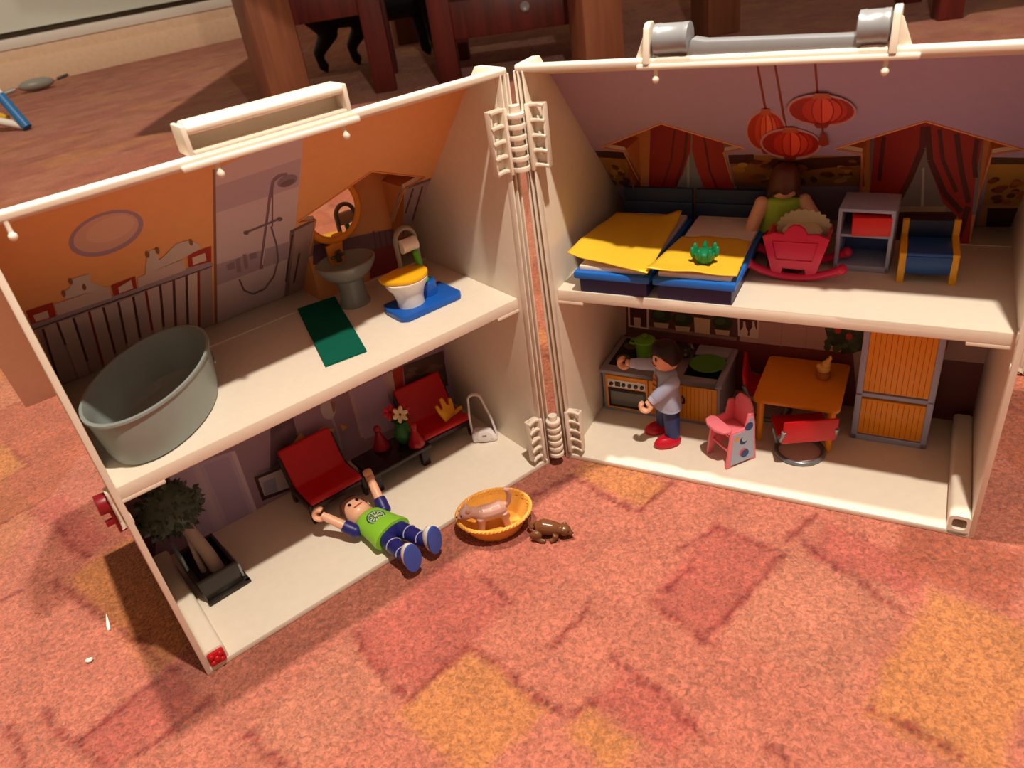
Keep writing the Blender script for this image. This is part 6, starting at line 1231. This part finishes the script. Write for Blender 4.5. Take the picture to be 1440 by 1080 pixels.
# ------------------------------------------------------------------ kitchen, right lower storey
t = thing('kitchen_counter', 'R', 5.15, 8.55, FL, 'toy kitchen counter with oven, black hob and sink', 'kitchen counter')
MB().box(-4.4, 4.4, -2.5, 2.5, 0, 3.4).build('cabinet_body', 'counter_grey', t, bevel=.05)
tp = MB(); X0, X1, Y0, Y1 = -4.55, 4.55, -2.7, 2.55; sx0, sx1, sy0, sy1 = 1.6, 4.1, -1.9, 1.2
tp.box(X0, sx0, Y0, Y1, 3.4, 3.72).box(sx1, X1, Y0, Y1, 3.4, 3.72).box(sx0, sx1, Y0, sy0, 3.4, 3.72).box(sx0, sx1, sy1, Y1, 3.4, 3.72).build('worktop', 'counter_grey', t, bevel=.04)
MB().box(sx0, sx1, sy0, sy1, 3.38, 3.46).build('sink_floor', 'hob', t)
MB().box(-4.1, -.9, -1.9, 2.1, 3.71, 3.78).build('hob', 'hob', t, bevel=.03)
for x, y in ((-3.3, -.9), (-1.7, -.9), (-3.3, 1.0), (-1.7, 1.0)): MB().lathe([(.1, 0), (.55, 0), (.55, .05), (.5, .06), (.1, .05)], 20).build('hob_ring', 'oven_glass', t, loc=(x, y, 3.77))
ov = MB().box(-4.15, -.85, -2.62, -2.45, .35, 3.25).build('oven_front', 'orange_wood', t, bevel=.03)
MB().box(-3.95, -1.0, -2.68, -2.6, 2.3, 2.95).build('control_panel', 'white', ov, bevel=.02)
MB().box(-3.95, -1.0, -2.68, -2.6, .5, 2.2).build('oven_frame', 'oven_black', ov, bevel=.03); MB().box(-3.75, -1.2, -2.71, -2.66, .75, 1.95).build('oven_window', 'oven_glass', ov)
for k in range(6): (MB().lathe([(.05, 0), (.16, .0), (.15, .12), (.05, .13)], 12, M=T(-3.65+.48*k, -2.68, 2.6, rx=90)) if k != 1 else MB().box(-3.35, -2.95, -2.74, -2.66, 2.42, 2.8)).build('oven_knob', 'oven_black', ov)
for x0, x1 in ((-.75, 1.35), (1.45, 4.2)):
    d = MB().box(x0, x1, -2.62, -2.45, .35, 3.25).build('door', 'orange_wood', t, bevel=.03)
    for k in range(1, int((x1-x0)/.3)): MB().box(x0+.3*k-.02, x0+.3*k+.02, -2.635, -2.6, .45, 3.15).build('door_groove', 'door_line', d)
    hx = 1.15 if x1 < 2 else 1.72
    MB().tube([(hx, -2.62, 2.35), (hx+(.12 if x1 < 2 else .2), -2.8, 2.2), (hx+(.12 if x1 < 2 else .2), -2.8, 1.9), (hx, -2.62, 1.75)], .07, 8).build('handle', 'oven_black', d)
MB().tube([(1.35, .5, 3.7), (1.35, .5, 4.6), (1.42, .35, 4.95), (1.65, .1, 5.05), (1.85, -.1, 4.85)], .13, 10).ball((1.1, .5, 3.9), .2, nu=10, nv=8).build('tap', 'tap', t)
MB().tube([(1.35, .9, 3.7), (.95, .9, 4.1)], .1, 8).build('tap_lever', 'tap', t)
t = thing('toy_plate', 'R', 8.1, 8.35, FL+3.72, 'green plate lying over the kitchen sink', 'plate')
MB().lathe([(.1, .02), (.9, 0), (1.25, .12), (1.3, .16), (1.2, .17), (.85, .07), (.1, .08)], 32).build('plate_dish', 'plate_green', t)
t = thing('cooking_pot', 'R', 3.45, 8.2, FL+3.79, 'green cooking pot with lid and side handles on the hob', 'pot')
MB().lathe([(.2, 0), (.62, .02), (.66, .1), (.72, 1.35), (.78, 1.42), (.6, 1.46)], 26).build('pot_body', 'pot_green', t)
MB().lathe([(.78, 1.44), (.76, 1.55), (.4, 1.68), (.1, 1.7)], 26).build('pot_lid', 'pot_green', t)
MB().lathe([(.08, 1.68), (.1, 1.8), (.22, 1.86), (.2, 1.96), (.05, 1.98)], 14).build('lid_knob', 'pot_green', t)
for sd in (-1, 1): MB().tube([(sd*.7, -.25, 1.2), (sd*1.1, -.22, 1.25), (sd*1.12, .22, 1.25), (sd*.7, .25, 1.2)], .09, 8).build('pot_handle', 'pot_green', t)
t = thing('toy_figure', 'R', 6.35, 3.95, FL, 'dark haired toy figure in a lilac coat standing before the kitchen counter', 'toy figure', rz=-50)
figure(t, dict(shirt='coat', sleeve='coat', sleeve_len=1.5, trouser='jeans', shoe='shoe_red', hair='hair_dark', cuff='pale_line', seam=None), [(-1, (-.64, -.77, -.08), 90), (1, (-.2, -.73, -.7), 40)], spread=7)
ct = MB().lathe([(1.1, 2.62), (1.26, 2.66), (1.12, 3.4), (1.0, 4.6), (.86, 5.15), (.5, 5.3)], 28, sx=1.13, sy=.76, M=Matrix.Scale(1.1, 4, (0, 0, 1))); ct.build('coat', 'coat', t)
st = [('#d9902c', [(-.34, 3.0), (.34, 3.0), (.3, 5.2), (-.3, 5.2)])] + [('#8a2a18', [(-.33, 3.1+.42*k), (.33, 3.25+.42*k), (.33, 3.43+.42*k), (-.33, 3.28+.42*k)]) for k in range(5)]
painted('striped_shirt_front', st, lambda u, z, l: (u, -(.93-.1*u*u-.07*max(0, z-3.4))-l, z*1.04), t)
t = thing('high_chair', 'R', 11.05, 3.15, FL, 'pink high chair with tray and moon stickers beside the kitchen figure', 'high chair', rz=-40)
for sd in (-1, 1):
    s_ = MB().prism([(-1.35, 0), (-.85, 0), (-.75, .7), (.75, .7), (.85, 0), (1.35, 0), (1.15, 2.6), (1.0, 4.3), (.55, 4.3), (.3, 3.2), (-.95, 3.2)], 'x', sd*1.15-.11, sd*1.15+.11).build('side_panel', 'pink', t, bevel=.05)
MB().box(-1.1, 1.1, -.7, .95, 2.3, 2.5).build('seat', 'pink', t, bevel=.04)
MB().prism([(-1.2, 0), (1.2, 0), (1.2, 3.2), (.9, 4.6), (.5, 5.1), (-.5, 5.1), (-.9, 4.6), (-1.2, 3.2)], 'y', 1.0, 1.2).build('backrest', 'pink', t, bevel=.06)
bk = s_
MB().prism([(-1.0, .25), (1.1, .25), (1.0, 2.6), (.9, 4.0), (.6, 4.0), (.2, 3.0), (-.8, 3.0)], 'x', 1.26, 1.29).build('sticker_panel', 'sticker_grey', bk)
stk = []
for y, z, c in ((.55, 3.3, '#28407a'), (.1, 2.2, '#20345f'), (.1, 1.1, '#d04a5c'), (.25, .95, '#28407a')): stk.append((c, disc(y, z, .36, 16)))
stk.insert(2, ('#a9b0c4', disc(.24, 2.34, .3, 16))); stk.append(('#e09a40', disc(-.5, 2.5, .2, 12)))
painted('moon_sticker', stk, lambda y, z, l: (1.292+l, y, z), bk)
MB().prism([(-1.25, -1.0), (-1.1, -1.55), (-.5, -1.85), (.5, -1.85), (1.1, -1.55), (1.25, -1.0), (1.0, -.7), (-1.0, -.7)], 'z', 3.2, 3.45).build('tray', 'pink', t, bevel=.09)
MB().box(-1.1, 1.1, -.95, -.75, 1.2, 1.4).build('foot_bar', 'pink', t, bevel=.05)
t.scale = (.9, .9, .9)

t = thing('dining_table', 'R', 14.7, 8.0, FL, 'orange dining table in the toy kitchen', 'table')
MB().prism(rrect(-2.75, 2.75, -3.0, 3.0, .35), 'z', 3.35, 3.62).build('table_top', 'table_orange', t, bevel=.07)
for x in (-2.25, 2.25):
    for y in (-2.55, 2.55): MB().lathe([(.16, 0), (.2, .05), (.28, 3.3), (.3, 3.38)], 14).build('leg', 'table_orange', t, loc=(x, y, 0))
def tchair(u, v, rz, label):
    t = thing('cantilever_chair', 'R', u, v, FL, label, 'chair', rz=rz, group='red cantilever chairs at the dining table')
    prof = [(-1.45, 2.0), (-1.5, 2.2), (-.9, 2.22), (.9, 2.05), (1.35, 2.35), (1.6, 3.9), (1.85, 3.95), (1.6, 2.1), (1.0, 1.75), (-.8, 1.9)]
    MB().prism(prof, 'x', -1.7, 1.7).build('seat_shell', 'chair_red', t, bevel=.1)
    n = 30; MB().tube([(1.5*math.cos(2*math.pi*i/n), 1.5*math.sin(2*math.pi*i/n)-.1, .16) for i in range(n)], .17, 10, closed=True).build('base_ring', 'tube_grey', t)
    for sd in (-1, 1): MB().tube([(sd*1.3, -.95, .2), (sd*1.5, -1.25, 1.2), (sd*1.55, -1.1, 1.85), (sd*1.6, .6, 1.85), (sd*1.65, 1.35, 2.2), (sd*1.65, 1.7, 3.1)], .16, 10).build('frame_tube', 'tube_grey', t)
tchair(15.3, 4.75, 204, 'red cantilever chair pulled up to the table front'); tchair(12.3, 9.2, 100, 'red cantilever chair half hidden between counter and table')
t = thing('ice_cream_cup', 'R', 15.9, 8.8, FL+3.63, 'yellow ice cream cup standing on the orange table', 'dessert')
MB().lathe([(.15, 0), (.42, .02), (.5, .3), (.46, .55), (.2, .6)], 18).build('cup', 'food_base', t)
MB().ball((0, 0, .75), .44, .42, .36, 14, 10).ball((.12, 0, 1.1), .3, nu=12, nv=8).ball((.25, 0, 1.4), .18, nu=10, nv=8).build('ice_cream', 'food_yellow', t)
MB().tube([(.2, 0, 1.2), (.38, 0, 1.6), (.32, 0, 1.75)], .1, 8).ball((-.3, -.1, .95), .2, nu=10, nv=8).build('wafer', 'food_yellow', t)
t = thing('fridge', 'R', 20.45, 9.3, FL, 'tall grey fridge with two orange grooved doors', 'fridge')
MB().box(-2.25, 2.25, -1.75, 1.85, 0, 10.9).build('fridge_body', 'lilac_grey', t, bevel=.06)
for z0, z1, nm in ((.55, 3.35, 'door'), (3.95, 10.5, 'door')):
    d = MB().box(-1.9, 1.9, -1.98, -1.7, z0, z1).build('door', 'fridge_orange', t, bevel=.05)
    for k in range(1, 12): MB().box(-1.9+.317*k-.02, -1.9+.317*k+.02, -1.995, -1.95, z0+.1, z1-.1).build('door_groove', 'door_line', d)
MB().box(-2.3, 2.3, -1.95, -1.7, 3.5, 3.8).build('middle_rail', 'lilac_grey', t, bevel=.06); MB().box(-2.3, 2.3, -1.95, -1.7, 0, .45).build('bottom_rail', 'lilac_grey', t, bevel=.06)
for sd in (-1, 1): MB().box(sd*2.1-.2, sd*2.1+.2, -1.95, -1.7, 0, 10.9).build('stile', 'lilac_grey', t, bevel=.06)
# ------------------------------------------------------------------ on the carpet
t = thing('wicker_basket', None, -3.2, -3.2, 0, 'oval orange wicker basket on the carpet holding the pink cat', 'basket', rz=10)
rows = 9; prof = [(.1, .05), (.62, .0)]
wb = MB(); prof = [(.05, .02), (.64, .0)] + [(.70+.27*(k/rows), .05+1.15*(k/rows)) for k in range(rows+1)] + [(1.02, 1.25), (1.03, 1.4), (.96, 1.44), (.93, 1.3)] + [(.92-.25*(k/rows), 1.2-1.0*(k/rows)) for k in range(rows+1)] + [(.05, .18)]
wb.lathe(prof, 96, sx=2.4, sy=2.0, wob=lambda q, k: 1+.022*math.sin(q*22+(k % 2)*math.pi) if 1 < k < len(prof)-2 else 1).build('woven_shell', 'wicker', t, smooth=50)
rp = MB(); n = 120
for ph in (0, math.pi): rp.tube([((2.42+.05*math.cos(q*30+ph))*math.cos(q), (2.02+.05*math.cos(q*30+ph))*math.sin(q), 1.42+.06*math.sin(q*30+ph)) for q in [2*math.pi*i/n for i in range(n)]], .1, 6, closed=True)
rp.build('rim_braid', 'wicker', t)
def fused(mb, name, mat, parent, voxel):
    o = mb.build(name, mat, parent); m = o.modifiers.new('fuse', 'REMESH'); m.mode = 'VOXEL'; m.voxel_size = voxel*K; m.use_smooth_shade = True
    s = o.modifiers.new('soft', 'SMOOTH'); s.iterations = 4; s.factor = .5; return o
t = thing('toy_cat', None, -3.35, -3.45, .2, 'pinkish beige toy cat standing with raised tail inside the basket', 'toy cat', rz=12)
c = MB()
c.tube([(-1.0, 0, 1.45), (-.6, 0, 1.4), (0, 0, 1.36), (.6, 0, 1.42), (.95, 0, 1.4)], [.36, .56, .54, .58, .42], 14)
c.tube([(-.85, 0, 1.5), (-1.2, -.05, 1.75), (-1.45, -.1, 1.8)], [.42, .38, .38], 12); c.ball((-1.6, -.12, 1.9), .48, .45, .42); c.ball((-2.0, -.16, 1.76), .24, .22, .18)
for sd in (-1, 1): c.lathe([(.16, 0), (.12, .14), (.02, .3)], 8, M=T(-1.5, -.12+sd*.3, 2.2, rx=-sd*18))
for x, y, dx in ((-.75, -.26, -.1), (-.65, .26, .1), (.75, -.28, .12), (.7, .28, .2)): c.tube([(x, y, 1.3), (x+dx*.5, y*1.05, .7), (x+dx, y*1.1, .15), (x+dx-.12, y*1.1, .08)], [.34, .26, .22, .24], 10)
c.tube([(.95, 0, 1.5), (1.25, 0, 1.85), (1.35, 0, 2.35), (1.25, 0, 2.75), (1.05, 0, 2.9)], [.2, .18, .17, .16, .14], 10)
cat = fused(c, 'body', 'cat_pink', t, .045)
MB().ball((-1.96, -.4, 2.0), .05, nu=8, nv=6).ball((-2.0, .12, 2.0), .05, nu=8, nv=6).ball((-2.24, -.18, 1.8), .06, nu=8, nv=6).build('eye', 'eye', t)
t = thing('toy_puppy', None, .35, -4.75, 0, 'glossy dark brown toy puppy lying on the carpet beside the basket', 'toy dog', rz=-14)
c = MB()
c.tube([(-.95, 0, .7), (-.5, 0, .8), (.1, 0, .72), (.55, 0, .62)], [.38, .52, .46, .36], 14)
c.ball((.85, -.05, .62), .42, .4, .38); c.ball((1.18, -.15, .5), .22, .2, .17)
for sd in (-1, 1): c.ball((.8, sd*.36, .66), .2, .09, .28, 10, 8, M=None)
for x, y in ((-.95, -.5), (-.9, .5)): c.ball((x, y, .42), .42, .22, .36, 12, 8); c.tube([(x, y, .25), (x+.35, y*1.25, .14), (x+.65, y*1.25, .13)], [.2, .15, .14], 8)
for y in (-.42, .42): c.tube([(.35, y, .5), (.2, y*1.25, .2), (-.05, y*1.5, .14)], [.22, .17, .16], 8)
c.tube([(-1.2, 0, .6), (-1.45, .15, .9), (-1.4, .3, 1.25)], [.16, .12, .08], 8)
fused(c, 'body', 'dog_brown', t, .045)
MB().ball((1.12, -.3, .72), .05, nu=8, nv=6).ball((1.16, .08, .72), .05, nu=8, nv=6).ball((1.38, -.18, .53), .07, nu=8, nv=6).build('eye', 'eye', t)
t = thing('paper_scrap', None, -27.65, -7.3, .02, 'thin white paper scrap lying on the carpet beside the house', 'scrap', rz=-62)
MB().prism([(-.8, -.03), (-.3, -.08), (.4, -.12), (.8, -.08), (.78, .08), (.1, .07), (-.5, .03)], 'z', .02, .12).build('scrap_strip', 'crumb', t, bevel=.02)
t = thing('crumb', None, -27.6, -10.2, 0, 'tiny white crumb on the carpet below the paper scrap', 'crumb')
MB().ball((0, 0, .12), .22, .16, .13, 8, 6).ball((.12, .05, .14), .12, .12, .12, 8, 6).build('crumb_lump', 'crumb', t)
# ------------------------------------------------------------------ behind the house
t = thing('dining_room_table', None, 10, 150, 0, 'large oak table with thick square legs standing behind the dollhouse', 'table')
def leg(x, y, rz): MB().box(-4.4, 4.4, -4.4, 4.4, 0, 70, T(x-10, y-150, 0, rz=rz)).build('leg', 'oak', t, bevel=.4)
leg(-44, 133, 33); leg(23.5, 135, 15); leg(-25, 232, 15); leg(57, 165, 15)
MB().box(-75, 105, -50, 92, 70, 74).build('table_top', 'oak', t, bevel=.5)
def stool(x, y, rz, w, d, z0, z1, label, bolt=False):
    t = thing('wooden_stool', None, x, y, 0, label, 'stool', rz=rz, group='low dark wooden stools under the table')
    for a in (-1, 1):
        for b in (-1, 1): MB().box(a*(w/2)-2.6, a*(w/2)+2.6, b*(d/2)-2.4, b*(d/2)+2.4, 0, 40).build('leg', 'mahogany', t, bevel=.3)
    for b in (-1, 1): MB().box(-w/2, w/2, b*(d/2)-1.4, b*(d/2)+1.4, z0, z1).build('rail', 'mahogany', t, bevel=.3)
    for a in (-1, 1): MB().box(a*(w/2)-1.3, a*(w/2)+1.3, -d/2, d/2, z0, z1).build('rail', 'mahogany', t, bevel=.3)
    MB().box(-w/2-3, w/2+3, -d/2-3, d/2+3, 40, 43).build('seat', 'mahogany', t, bevel=.5)
    if bolt: MB().lathe([(.3, 0), (1.1, 0), (1.1, .5), (.8, .7), (.5, .5)], 14, M=T(3, -d/2-1.4, (z0+z1)/2+1, rx=90)).build('bolt', 'silver', t)
stool(8, 167, -4, 33, 30, 9, 17, 'dark red wooden stool with a bolt in its front rail', True)
stool(-38, 165, 4, 24, 24, 17, 26, 'dark wooden stool beside the first oak table leg')
stool(120, 152, -10, 32, 28, 17, 26, 'dark wooden stool behind the carrying handle of the house')
t = thing('black_cat', None, -30, 197, 0, 'black cat standing under the table behind the dark stools', 'cat', rz=-3)
c = MB(); c.tube([(-17, 0, 16.5), (-10, 0, 17), (0, 0, 16.5), (10, 0, 17), (16, 0, 18)], [5, 6.6, 6.2, 6.4, 5], 16)
c.tube([(15, 0, 19), (20, -1, 23)], [4.6, 3.8], 12); c.ball((23, -1.5, 25), 4.6, 4.2, 4.0); c.ball((27, -2, 24), 2, 2, 1.6)
for dy in (-2.3, 2.3): c.lathe([(1.5, 0), (1.0, 1.8), (.2, 3.4)], 8, M=T(22.5, -1.5+dy, 28))
for x, y in ((-17, -3), (-8.5, 3)):
    c.tube([(x+1.5, y, 15), (x+3.5, y, 9.5), (x-.5, y, 5), (x, y, 1.6), (x+1.4, y, 1.1)], [4.6, 2.9, 1.6, 1.3, 1.6], 12)
for x, y in ((16, -3), (12, 3)): c.tube([(x, y, 15), (x, y, 8), (x+.3, y, 1.6), (x+1.8, y, 1.1)], [3.2, 2.0, 1.4, 1.7], 12)
c.tube([(-21, 0, 18), (-27, 0, 22), (-30, 0, 30), (-27, 0, 36)], [1.7, 1.4, 1.3, 1.0], 8)
fused(c, 'body', 'black_fur', t, .5)
t = thing('toy_stand', None, -124, 173, 0, 'blue tipped white toy leg with a yellow strut at the picture edge', 'toy')
MB().tube([(1, -1, .8), (-4, 2, 9)], 1.25, 12).build('blue_leg', 'toy_blue', t); MB().tube([(-4, 2, 9), (-12, 6, 22)], 1.2, 12).build('white_leg', 'white', t)
MB().tube([(0, 0, 1.0), (-14, 4, 4.5)], 1.0, 10).build('white_strut', 'white', t); MB().tube([(-6, 4, 3), (-16, 7, 6.5)], .9, 10).build('yellow_strut', 'toy_yellow', t)
t = thing('cable_plug', None, -158, 249, 0, 'pale cable plug lying on the carpet against the stone plinth', 'plug', rz=39)
MB().ball((0, 0, 2.2), 6, 2.8, 2.0, 18, 10).build('plug_body', 'grey_arch', t); MB().tube([(-7, 0, 2), (-14, 1, 1), (-26, 0, 1), (-40, 2, 1)], .7, 8).build('cable', 'grey_arch', t); MB().tube([(7, 0, 2.4), (11, 0, 3)], .5, 8).build('plug_pin', 'frame_brown', t)
